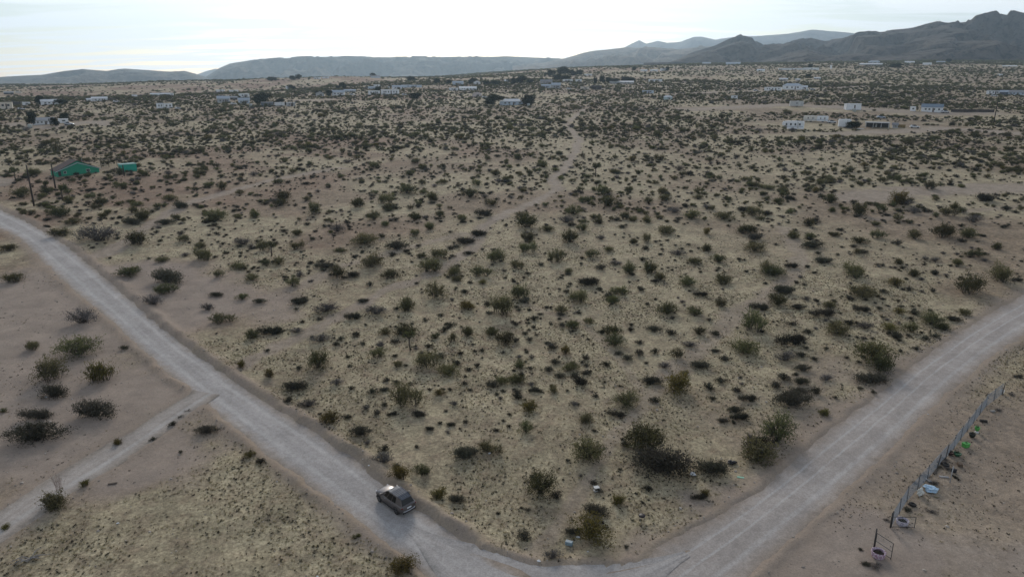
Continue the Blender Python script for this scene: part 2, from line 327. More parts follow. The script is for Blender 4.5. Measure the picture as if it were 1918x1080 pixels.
def ground_material():
    m = bpy.data.materials.new('desert_ground'); m.use_nodes = True; n, l = m.node_tree.nodes, m.node_tree.links
    b = n['Principled BSDF']; b.inputs['Roughness'].default_value = 0.95; b.inputs['Specular IOR Level'].default_value = 0.1
    t = n.new('ShaderNodeTexCoord')
    def noise(sc, det=4, ro=0.6):
        q = n.new('ShaderNodeTexNoise'); q.inputs['Scale'].default_value = sc; q.inputs['Detail'].default_value = det; q.inputs['Roughness'].default_value = ro; l.new(t.outputs['Object'], q.inputs['Vector']); return q.outputs['Fac']
    def rng(v, a, b_, c=0.0, d=1.0):
        q = n.new('ShaderNodeMapRange'); q.inputs['From Min'].default_value = a; q.inputs['From Max'].default_value = b_; q.inputs['To Min'].default_value = c; q.inputs['To Max'].default_value = d; l.new(v, q.inputs['Value']); return q.outputs[0]
    def att(nm):
        q = n.new('ShaderNodeAttribute'); q.attribute_name = nm; return q.outputs['Fac']
    def mix(f, a, b_):
        q = n.new('ShaderNodeMix'); q.data_type = 'RGBA'
        if isinstance(f, float): q.inputs['Factor'].default_value = f
        else: l.new(f, q.inputs['Factor'])
        for nm, v in (('A', a), ('B', b_)):
            if isinstance(v, tuple): q.inputs[nm].default_value = (*v, 1)
            else: l.new(v, q.inputs[nm])
        return q.outputs['Result']
    def mul(a, b_):
        q = n.new('ShaderNodeMath'); q.operation = 'MULTIPLY'
        for k, v in enumerate((a, b_)):
            if isinstance(v, float): q.inputs[k].default_value = v
            else: l.new(v, q.inputs[k])
        return q.outputs[0]
    base = mix(rng(noise(0.12, 6), 0.35, 0.65), (0.254, 0.190, 0.127), (0.315, 0.243, 0.169))
    base = mix(rng(noise(1.1, 6, 0.75), 0.40, 0.62, 0, 0.75), base, (0.124, 0.102, 0.077))
    base = mix(mul(att('red'), rng(noise(0.3, 5), 0.3, 0.6, 0.35, 0.95)), base, (0.202, 0.124, 0.087))
    # stippled dry grass: pale straw over soil
    gr = mix(rng(noise(2.6, 5, 0.75), 0.36, 0.62), (0.284, 0.240, 0.157), (0.435, 0.373, 0.246))
    gr = mix(rng(noise(6.5, 3, 0.7), 0.53, 0.66, 0, 0.7), gr, (0.082, 0.073, 0.051))
    base = mix(mul(att('grass'), rng(noise(0.5, 5), 0.32, 0.56, 0.25, 0.95)), base, gr)
    sand = mix(rng(noise(0.8, 5), 0.35, 0.65), (0.271, 0.222, 0.174), (0.337, 0.283, 0.230))
    base = mix(mul(att('sand'), rng(noise(0.7, 5), 0.25, 0.5, 0.5, 0.95)), base, sand)
    bare = mix(rng(noise(0.35, 6), 0.3, 0.7), (0.330, 0.270, 0.220), (0.270, 0.221, 0.183))
    base = mix(mul(att('bare'), 0.9), base, bare)
    base = mix(mul(att('warm'), rng(noise(0.45, 4), 0.3, 0.62, 0.15, 1.0)), base, (0.326, 0.238, 0.155))
    base = mix(mul(att('verge'), rng(noise(0.5, 5), 0.3, 0.6, 0.55, 1.0)), base, mix(rng(noise(0.4, 5), 0.35, 0.65), (0.304, 0.245, 0.195), (0.259, 0.211, 0.169)))
    # mottling of the soil at several sizes, weak on bare sand
    mot = base
    for sc, lo, hi, fa, fb in ((0.2, .36, .64, .84, 1.18), (0.8, .36, .64, .90, 1.10), (2.6, .38, .62, .86, 1.15), (6.5, .40, .60, .82, 1.20), (13.0, .40, .60, .86, 1.16)):
        q = n.new('ShaderNodeVectorMath'); q.operation = 'SCALE'; l.new(mot, q.inputs[0]); l.new(rng(noise(sc, 3, 0.55), lo, hi, fa, fb), q.inputs['Scale']); mot = q.outputs[0]
    mxm = n.new('ShaderNodeMath'); mxm.operation = 'MAXIMUM'; l.new(att('bare'), mxm.inputs[0]); l.new(att('sand'), mxm.inputs[1]); mxv = n.new('ShaderNodeMath'); mxv.operation = 'MAXIMUM'; l.new(mxm.outputs[0], mxv.inputs[0]); l.new(att('verge'), mxv.inputs[1])
    base = mix(rng(mxv.outputs[0], 0, 1, 0.85, 0.30), base, mot)
    # scattered dark litter and pale stones
    base = mix(rng(noise(3.7, 3, 0.8), 0.60, 0.72, 0, 0.7), base, (0.066, 0.055, 0.042))
    base = mix(rng(noise(8.5, 2, 0.7), 0.68, 0.76, 0, 0.6), base, (0.326, 0.299, 0.256))
    l.new(base, b.inputs['Base Color'])
    bp = n.new('ShaderNodeBump'); bp.inputs['Strength'].default_value = 0.55; bp.inputs['Distance'].default_value = 0.12; l.new(noise(2.2, 6, 0.7), bp.inputs['Height']); l.new(bp.outputs[0], b.inputs['Normal'])
    return m
GM = ground_material()
gme = np_mesh('ground', np.stack([gx, gy, gz], 1), F, [GM], True, None, {'sand': gs, 'grass': gg, 'red': gred, 'bare': gbare, 'warm': gwarm, 'verge': gonroad})
go = bpy.data.objects.new('ground', gme); COL.objects.link(go); tag(go, kind='structure')

# ------------------------------------------------------------------ roads
def road_material(name, lanes, c1, c2, edge, darker=0.0):
    m = bpy.data.materials.new(name); m.use_nodes = True; n, l = m.node_tree.nodes, m.node_tree.links
    b = n['Principled BSDF']; b.inputs['Roughness'].default_value = 0.9; b.inputs['Specular IOR Level'].default_value = 0.15
    t = n.new('ShaderNodeTexCoord')
    def noise(sc, det=4, ro=0.6, vec=None):
        q = n.new('ShaderNodeTexNoise'); q.inputs['Scale'].default_value = sc; q.inputs['Detail'].default_value = det; q.inputs['Roughness'].default_value = ro; l.new(vec or t.outputs['Object'], q.inputs['Vector']); return q.outputs['Fac']
    def rng(v, a, b_, c=0.0, d=1.0):
        q = n.new('ShaderNodeMapRange'); q.inputs['From Min'].default_value = a; q.inputs['From Max'].default_value = b_; q.inputs['To Min'].default_value = c; q.inputs['To Max'].default_value = d; l.new(v, q.inputs['Value']); return q.outputs[0]
    def mix(f, a, b_):
        q = n.new('ShaderNodeMix'); q.data_type = 'RGBA'; l.new(f, q.inputs['Factor'])
        for nm, v in (('A', a), ('B', b_)):
            if isinstance(v, tuple): q.inputs[nm].default_value = (*v, 1)
            else: l.new(v, q.inputs[nm])
        return q.outputs['Result']
    def math_(op, a, b_):
        q = n.new('ShaderNodeMath'); q.operation = op
        for k, v in enumerate((a, b_)):
            if isinstance(v, float): q.inputs[k].default_value = v
            else: l.new(v, q.inputs[k])
        return q.outputs[0]
    ac = n.new('ShaderNodeAttribute'); ac.attribute_name = 'across'; al = n.new('ShaderNodeAttribute'); al.attribute_name = 'along'
    cv = n.new('ShaderNodeCombineXYZ'); l.new(math_('MULTIPLY', al.outputs['Fac'], 0.06), cv.inputs[0]); l.new(math_('MULTIPLY', ac.outputs['Fac'], 3.0), cv.inputs[1])
    base = mix(rng(noise(0.5, 6), 0.3, 0.7), c1, c2)
    base = mix(rng(noise(1.0, 4, 0.6, cv.outputs[0]), 0.40, 0.66, 0, 0.5), base, tuple(v*1.22 for v in c2))
    wob = math_('MULTIPLY', math_('SUBTRACT', noise(0.05, 3), 0.5), 0.25)
    a2 = math_('ADD', ac.outputs['Fac'], wob)
    for pos, wd, amt, colr in lanes:
        dd = math_('ABSOLUTE', math_('SUBTRACT', a2, pos), 0.0)
        base = mix(math_('MULTIPLY', rng(dd, wd, wd*0.3, 0, amt), rng(noise(0.35, 3), 0.3, 0.6, 0.45, 1.0)), base, colr)
    ed = math_('ADD', math_('ABSOLUTE', ac.outputs['Fac'], 0.0), math_('MULTIPLY', math_('SUBTRACT', noise(0.6, 4), 0.5), 0.5))
    base = mix(rng(ed, 0.45, 0.90, 0, 1.0), base, edge)
    base = mix(math_('MULTIPLY', rng(ed, 0.6, 0.9), rng(noise(1.1, 6, 0.75), 0.40, 0.62, 0, 0.7)), base, tuple(v*0.62 for v in edge))
    base = mix(rng(noise(5.0, 3, 0.8), 0.60, 0.75, 0, 0.35), base, tuple(v*0.6 for v in c1))
    for sc, lo, hi, fa, fb in ((0.2, .36, .64, .92, 1.09), (1.6, .38, .62, .94, 1.06), (6.0, .40, .60, .90, 1.10)):
        q = n.new('ShaderNodeVectorMath'); q.operation = 'SCALE'; l.new(base, q.inputs[0]); l.new(rng(noise(sc, 3, 0.55), lo, hi, fa, fb), q.inputs['Scale']); base = q.outputs[0]
    l.new(base, b.inputs['Base Color'])
    bp = n.new('ShaderNodeBump'); bp.inputs['Strength'].default_value = 0.4; bp.inputs['Distance'].default_value = 0.06; l.new(noise(3.0, 5, 0.7), bp.inputs['Height']); l.new(bp.outputs[0], b.inputs['Normal'])
    return m
def road(name, L, mat, lift, hw_add=0.7):
    T = np.gradient(L[:, :2], axis=0); T /= np.linalg.norm(T, axis=1, keepdims=True); Nn = np.stack([-T[:, 1], T[:, 0]], 1)
    q = np.linspace(-1, 1, 15); hw = L[:, 2]+hw_add
    X = L[:, 0, None]+Nn[:, 0, None]*q*hw[:, None]; Y = L[:, 1, None]+Nn[:, 1, None]*q*hw[:, None]
    # shallow wheel ruts
    rut = -0.035*np.exp(-((np.abs(q)-0.42)/0.12)**2)
    Z = hs_(X, Y)+lift+rut[None, :]+fbm(X, Y, 2.5, 2, 2)*0.03
    k = len(q); i = (np.arange(len(L)-1)[:, None]*k+np.arange(k-1)[None, :]).ravel()
    me = np_mesh(name, np.stack([X.ravel(), Y.ravel(), Z.ravel()], 1), np.stack([i, i+1, i+k+1, i+k], 1), [mat], True, None,
                 {'across': np.tile(q, len(L)), 'along': np.repeat(np.arange(len(L))*1.5, k)})
    o = bpy.data.objects.new(name, me); COL.objects.link(o); return tag(o, kind='structure')
PALE = (0.443, 0.419, 0.396)
road('dirt_road', ROAD_L, road_material('graded_gravel', [(0.36, .11, .75, PALE), (-0.30, .11, .75, PALE), (0.0, .1, .25, (0.288, 0.272, 0.260))], (0.314, 0.291, 0.272), (0.366, 0.341, 0.322), (0.297, 0.240, 0.187)), 0.015)
road('dirt_road', ROAD_R, road_material('graded_sand', [(-0.05, .045, .8, PALE), (0.40, .09, .6, PALE), (-0.40, .05, .75, PALE), (-0.9, .03, .8, (0.439, 0.405, 0.369))], (0.309, 0.273, 0.244), (0.355, 0.321, 0.294), (0.299, 0.244, 0.195)), -0.005)
road('dirt_road', ROAD_J, road_material('corner_gravel', [(0.0, .3, .3, PALE)], (0.309, 0.286, 0.267), (0.350, 0.328, 0.310), (0.350, 0.328, 0.310)), 0.024, 0.4)
road('side_track', TRACK, road_material('track_sand', [(0.3, .2, .5, PALE)], (0.298, 0.262, 0.230), (0.341, 0.306, 0.275), (0.293, 0.253, 0.213)), 0.06, 0.2)

# ------------------------------------------------------------------ hills and mountains
def hill_mat(name, c1, c2, c3, sc):
    m = pmat(name, c1, c2, sc, 0.95, 0, 0.0, None, 0, 0.05)
    n, l = m.node_tree.nodes, m.node_tree.links; b = n['Principled BSDF']; t = n.new('ShaderNodeTexCoord')
    src = b.inputs['Base Color'].links[0].from_socket
    for s_, lo, hi, col_, am in ((sc*9, 0.5, 0.62, c3, 0.8), (sc*28, 0.52, 0.66, tuple(v*0.6 for v in c3), 0.7)):
        nz = n.new('ShaderNodeTexNoise'); nz.inputs['Scale'].default_value = s_; nz.inputs['Detail'].default_value = 6; nz.inputs['Roughness'].default_value = 0.7; l.new(t.outputs['Object'], nz.inputs['Vector'])
        r = n.new('ShaderNodeMapRange'); r.inputs['From Min'].default_value = lo; r.inputs['From Max'].default_value = hi; r.inputs['To Max'].default_value = am; l.new(nz.outputs['Fac'], r.inputs['Value'])
        mx = n.new('ShaderNodeMix'); mx.data_type = 'RGBA'; l.new(r.outputs[0], mx.inputs['Factor']); l.new(src, mx.inputs['A']); mx.inputs['B'].default_value = (*col_, 1); src = mx.outputs['Result']
    l.new(src, b.inputs['Base Color']); return m
def hill(name, sky_pts, D, front, back, z0, mat, gul=0.35, gsc=500, seed=0, ends=150, nr_=110, cap_flat=0.0, naz=420, crag=0.028):
    A, E = table(sky_pts); az = np.linspace(A[0], A[-1], naz); t = np.linspace(0, 1, nr_)
    crest = CAM_Z + D*np.interp(az, A, E)
    crest = crest + fbm(az*D, az*0, gsc*0.3, seed, 5)*(crest-z0)*crag
    nf = int(nr_*0.72); rf = np.concatenate([np.linspace(D-front, D, nf), np.linspace(D, D+back, nr_-nf+1)[1:]])
    AZ, RD = np.meshgrid(az, rf); x = RD*np.sin(AZ); y = RD*np.cos(AZ)
    p = np.where(RD <= D, (RD-(D-front))/front, 1-(RD-D)/back)
    prof = np.where(RD <= D, p**1.35*(1-cap_flat)+cap_flat*sstep(0.25, 0.92, p), sstep(0, 1, p))
    H = (crest-z0)[None, :]
    rid = 1-np.abs(fbm(x, y, gsc, seed+1, 6))*2.9            # ridged spurs running down the slope
    rid2 = 1-np.abs(vnoise(AZ*D, RD*0.35, gsc*0.35, seed+3))*2.2
    rid3 = 1-np.abs(fbm(x, y, gsc*0.3, seed+5, 4))*2.6
    g = (np.clip(rid, -1, 1)-0.55)*0.75+(rid2-0.5)*0.35+(np.clip(rid3, -1, 1)-0.5)*0.32
    env = np.clip(p, 0, 1)**0.8*(1-np.clip(p, 0, 1)**3)*2.0
    z = z0 + H*prof + H*gul*g*env*np.where(RD <= D, 1, 0.6)
    z = np.minimum(z, z0 + np.where(RD <= D, (H+CAM_Z*0)*(0.05+0.95*np.clip(p*1.35, 0, 1)), H))
    # sink the rim so the foot meets the plain
    z = z - 60*(1-sstep(0, 0.06, p))
    k = naz; i = (np.arange(nr_-1)[:, None]*k+np.arange(k-1)[None, :]).ravel()
    me = np_mesh(name, np.stack([x.ravel(), y.ravel(), z.ravel()], 1), np.stack([i, i+1, i+k+1, i+k], 1), [mat], True)
    o = bpy.data.objects.new(name, me); COL.objects.link(o); return tag(o, kind='structure')
HM1 = hill_mat('rocky_slope', (0.06, 0.054, 0.048), (0.115, 0.098, 0.082), (0.012, 0.012, 0.012), 0.004)
HM2 = hill_mat('mesa_slope', (0.15, 0.14, 0.12), (0.19, 0.17, 0.14), (0.10, 0.10, 0.09), 0.003)
HM3 = hill_mat('tan_slope', (0.25, 0.205, 0.16), (0.17, 0.14, 0.11), (0.12, 0.105, 0.085), 0.003)
HM4 = hill_mat('far_range', (0.17, 0.15, 0.14), (0.20, 0.18, 0.16), (0.10, 0.095, 0.09), 0.002)
hill('mountain', [(1205, 126), (1250, 121), (1290, 104), (1340, 90), (1372, 77), (1388, 71), (1404, 76), (1430, 84), (1470, 83), (1500, 74), (1520, 71), (1545, 77), (1580, 73), (1610, 66), (1660, 64), (1700, 62), (1740, 52), (1780, 44), (1820, 40), (1850, 33), (1875, 26), (1900, 30), (1918, 34), (2100, 50), (2500, 80), (2800, 112)], 3300, 1250, 1200, 78, HM1, 1.05, 420, 1, naz=620, nr_=140)
hill('foothill', [(1405, 122), (1440, 112), (1480, 99), (1513, 92), (1540, 100), (1580, 108), (1640, 98), (1700, 92), (1760, 84), (1830, 80), (1918, 90), (2100, 100), (2300, 112)], 2550, 620, 700, 70, HM1, 1.3, 260, 4, naz=400)
hill('tan_hill', [(960, 124), (1020, 118), (1060, 109), (1090, 100), (1110, 96), (1135, 94), (1175, 89), (1200, 91), (1250, 93), (1300, 90), (1345, 88), (1420, 86), (1500, 88), (1600, 100), (1700, 112)], 5200, 1900, 1500, 60, HM3, 1.1, 600, 2)
hill('mesa', [(340, 160), (383, 146), (395, 138), (410, 128), (430, 119), (470, 113), (530, 110), (600, 107), (640, 106), (700, 107.5), (800, 108), (880, 106), (950, 106), (1000, 108), (1045, 109), (1075, 113), (1120, 124)], 5600, 1700, 2500, -10, HM2, 0.6, 520, 3, cap_flat=0.4, crag=0.02)
hill('left_hill', [(-700, 150), (-300, 146), (-150, 150), (0, 145), (40, 142), (80, 140), (120, 134), (155, 130), (200, 133), (235, 129), (280, 132), (320, 134), (345, 133), (365, 138), (390, 146), (440, 158)], 5000, 1500, 1600, -30, HM2, 0.7, 520, 5, crag=0.03)
hill('far_range', [(1120, 100), (1165, 92), (1180, 84), (1197, 76), (1210, 82), (1232, 77), (1250, 80), (1275, 78), (1300, 69), (1315, 69), (1340, 74), (1365, 71), (1390, 68), (1430, 67), (1480, 63), (1500, 60), (1520, 56), (1545, 58), (1580, 61), (1620, 64), (1680, 56), (1760, 46), (1850, 45), (1950, 60), (2100, 100)], 8200, 2300, 1500, 100, HM4, 0.3, 900, 2)
hill('far_range', [(330, 150), (360, 143), (385, 134), (403, 129), (420, 131), (450, 140), (480, 150)], 8900, 1300, 900, -20, HM4, 0.25, 800, 6, naz=160)

# ------------------------------------------------------------------ haze: one box of even pale air round everything
hz = MB().box((0, 550, 320), (18000, 19500, 860)).build('haze', bpy.data.materials.new('air')); tag(hz, kind='stuff')
hm = hz.data.materials[0]; hm.use_nodes = True; hn = hm.node_tree.nodes; hn.clear(); ho = hn.new('ShaderNodeOutputMaterial'); hv = hn.new('ShaderNodeVolumePrincipled')
hv.inputs['Color'].default_value = (0.62, 0.82, 1.0, 1); hv.inputs['Density'].default_value = 9.0e-5; hv.inputs['Anisotropy'].default_value = 0.55
hm.node_tree.links.new(hv.outputs[0], ho.inputs['Volume'])
# ------------------------------------------------------------------ plants: prototype meshes
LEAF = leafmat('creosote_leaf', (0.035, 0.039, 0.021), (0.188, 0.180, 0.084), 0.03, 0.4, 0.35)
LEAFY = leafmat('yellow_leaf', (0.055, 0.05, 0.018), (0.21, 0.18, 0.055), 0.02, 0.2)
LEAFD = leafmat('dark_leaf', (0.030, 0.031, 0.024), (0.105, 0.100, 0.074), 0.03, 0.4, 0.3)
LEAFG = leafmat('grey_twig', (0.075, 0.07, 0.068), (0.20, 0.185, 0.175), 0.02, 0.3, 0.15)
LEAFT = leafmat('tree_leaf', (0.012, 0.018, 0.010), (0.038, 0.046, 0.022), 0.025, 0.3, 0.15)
LEAFJ = leafmat('joshua_leaf', (0.05, 0.055, 0.025), (0.15, 0.15, 0.07), 0.02, 0.2, 0.2)
STRAW = leafmat('straw', (0.15, 0.125, 0.075), (0.36, 0.31, 0.18), 0.02, 0.35, 0.3)
PINK = leafmat('dry_stalk', (0.20, 0.13, 0.10), (0.34, 0.24, 0.19), 0.01, 0.1, 0.2)
STEM = pmat('grey_stem', (0.085, 0.07, 0.058), (0.05, 0.042, 0.036), 12, 0.9, rand=0.2)
def leaves_np(P, Dm, size, rng, elong=1.9):
    """diamond leaves at P, pointing roughly along Dm"""
    n = len(P); d = Dm+rng.normal(0, 0.75, (n, 3)); d /= np.linalg.norm(d, axis=1, keepdims=True)+1e-9
    s = np.cross(d, rng.normal(0, 1, (n, 3))); s /= np.linalg.norm(s, axis=1, keepdims=True)+1e-9
    L = size*(0.6+0.8*rng.random((n, 1))); a = P; b = P+d*L*0.5+s*L/elong*0.5; c = P+d*L; e = P+d*L*0.5-s*L/elong*0.5
    V = np.stack([a, b, c, e], 1).reshape(-1, 3); Fq = np.arange(4*n).reshape(n, 4)
    return V, Fq
def stems_np(paths, r0, r1):
    V, Fq = [], []; k = 0
    for pth in paths:
        pth = np.asarray(pth); m = len(pth)
        for i, p in enumerate(pth):
            r_ = r0+(r1-r0)*i/(m-1)
            for a in (0, 2.094, 4.189): V.append(p+np.array([math.cos(a)*r_, math.sin(a)*r_, 0]))
        for i in range(m-1):
            for j in range(3): Fq.append((k+i*3+j, k+i*3+(j+1) % 3, k+(i+1)*3+(j+1) % 3, k+(i+1)*3+j))
        k += m*3
    return np.array(V), np.array(Fq)
def gen_bush(seed, nstem=34, nleaf=1500, h=0.6, spread=0.5, size=0.034, open_=0.35, flat=False, top=True, lobes=0, fill=0.8):
    """a shrub of unit width: stems fanning from the root and leaves along their outer part"""
    rng = np.random.default_rng(seed); paths = []; P, D = [], []
    lob = [(rng.uniform(-.28, .28), rng.uniform(-.2, .2)) for _ in range(lobes)]
    tone = []
    for i in range(nstem):
        a = rng.uniform(0, 2*math.pi); q = math.sqrt(rng.random()); hh = h*(0.62+0.5*rng.random())*(1-(0.50 if not flat else 0.35)*q*q)
        rx = spread*q*(0.82+0.36*rng.random())*(1+0.16*math.sin(2*a+seed)+0.12*math.sin(3*a+2*seed))
        b = np.array([rng.normal(0, 0.05), rng.normal(0, 0.05), -0.03])
        if lob:
            o = lob[i % lobes]; b[:2] += o; rx *= 0.62
        e = b+np.array([math.cos(a)*rx, math.sin(a)*rx, hh+0.03]); mid = b+(e-b)*0.5+np.array([-math.cos(a), -math.sin(a), 0])*rx*0.12
        path = [b, b+(mid-b)*0.55, mid, b+(e-b)*0.8+np.array([0, 0, 0.012]), e]; paths.append(path)
        for _ in range(2):
            t = rng.uniform(.4, .8); o = b+(e-b)*t; e2 = o+np.array([rng.normal(0, .10), rng.normal(0, .10), rng.uniform(.02, .16)*h/0.6]); paths.append([o, (o+e2)/2, e2])
            m = nleaf//nstem//4
            for tt in rng.random(m): P.append(o+(e2-o)*tt+rng.normal(0, .014, 3)); D.append(e2-o)
        m = nleaf//nstem//2
        for tt in open_+(1-open_)*rng.random(m)**0.75:
            p = b+(e-b)*tt+np.array([-math.cos(a), -math.sin(a), 0])*rx*0.10*math.sin(tt*math.pi); P.append(p+rng.normal(0, .022, 3)); D.append(e-b)
    # twigs fill the body of the shrub in clumps
    nc = 26; ca = rng.uniform(0, 6.283, nc); cq = np.sqrt(rng.random(nc)); cz = rng.random(nc)
    cr_ = spread*0.86*cq*(1+0.16*np.sin(2*ca+seed)); ch = h*(0.12+0.66*cz*(1-0.55*cq**2)); cw = rng.uniform(.07, .15, nc)
    cen = np.c_[np.cos(ca)*cr_, np.sin(ca)*cr_, ch]
    if lob: cen[:, :2] = cen[:, :2]*0.62+np.array([lob[i % lobes] for i in range(nc)])
    nf = int(nleaf*fill); j = rng.integers(0, nc, nf); dd = rng.normal(0, 1, (nf, 3)); dd[:, 2] = dd[:, 2]*0.75+0.15
    PF = cen[j]+dd*cw[j, None]*0.62; P = np.concatenate([np.array(P), PF]); D = np.concatenate([np.array(D), dd+np.array([0, 0, .6])]); D /= np.linalg.norm(D, axis=1, keepdims=True)
    P[:, 2] = np.maximum(P[:, 2], 0.01)
    V, Fq = leaves_np(P, D, size, rng)
    t = np.clip(0.25+0.45*rng.random(len(P))+0.5*(P[:, 2]/h-0.45), 0, 1)     # tone runs paler towards the top
    return V, Fq, np.repeat(t, 4), stems_np(paths, 0.0085, 0.0025)
def two_meshes(nm, g, lm):
    V, Fq, t, (SV, SF) = g
    return np_mesh(nm+'_foliage', V, Fq, [lm], False, None, {'tone': t}), np_mesh(nm+'_stems', SV, SF, [STEM], False)
def one_mesh(nm, g, lm):
    V, Fq, t, (SV, SF) = g
    return np_mesh(nm, np.concatenate([V, SV]), np.concatenate([Fq, SF+len(V)]), [lm, STEM], False, np.r_[np.zeros(len(Fq)), np.ones(len(SF))], {'tone': np.r_[t, np.zeros(len(SV))]})
KINDS = {
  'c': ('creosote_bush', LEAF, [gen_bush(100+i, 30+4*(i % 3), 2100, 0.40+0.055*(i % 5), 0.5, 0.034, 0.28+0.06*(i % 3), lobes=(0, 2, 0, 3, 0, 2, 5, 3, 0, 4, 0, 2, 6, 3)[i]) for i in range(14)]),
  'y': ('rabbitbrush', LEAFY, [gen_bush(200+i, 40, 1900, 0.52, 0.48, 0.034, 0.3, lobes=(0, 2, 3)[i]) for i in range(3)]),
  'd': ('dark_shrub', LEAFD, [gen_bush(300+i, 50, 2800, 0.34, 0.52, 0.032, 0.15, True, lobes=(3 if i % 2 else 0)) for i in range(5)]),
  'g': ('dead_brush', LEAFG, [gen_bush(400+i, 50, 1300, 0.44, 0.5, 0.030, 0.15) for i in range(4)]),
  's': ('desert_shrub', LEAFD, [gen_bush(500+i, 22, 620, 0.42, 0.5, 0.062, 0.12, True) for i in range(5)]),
}
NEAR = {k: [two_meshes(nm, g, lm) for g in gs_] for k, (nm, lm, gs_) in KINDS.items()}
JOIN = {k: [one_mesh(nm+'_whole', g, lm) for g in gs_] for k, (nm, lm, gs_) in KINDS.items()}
LOW = [one_mesh('far_bush', gen_bush(600+i, 14, 300, 0.46, 0.5, 0.085, 0.2, lobes=(0, 2, 0, 3)[i]), LEAF) for i in range(4)]

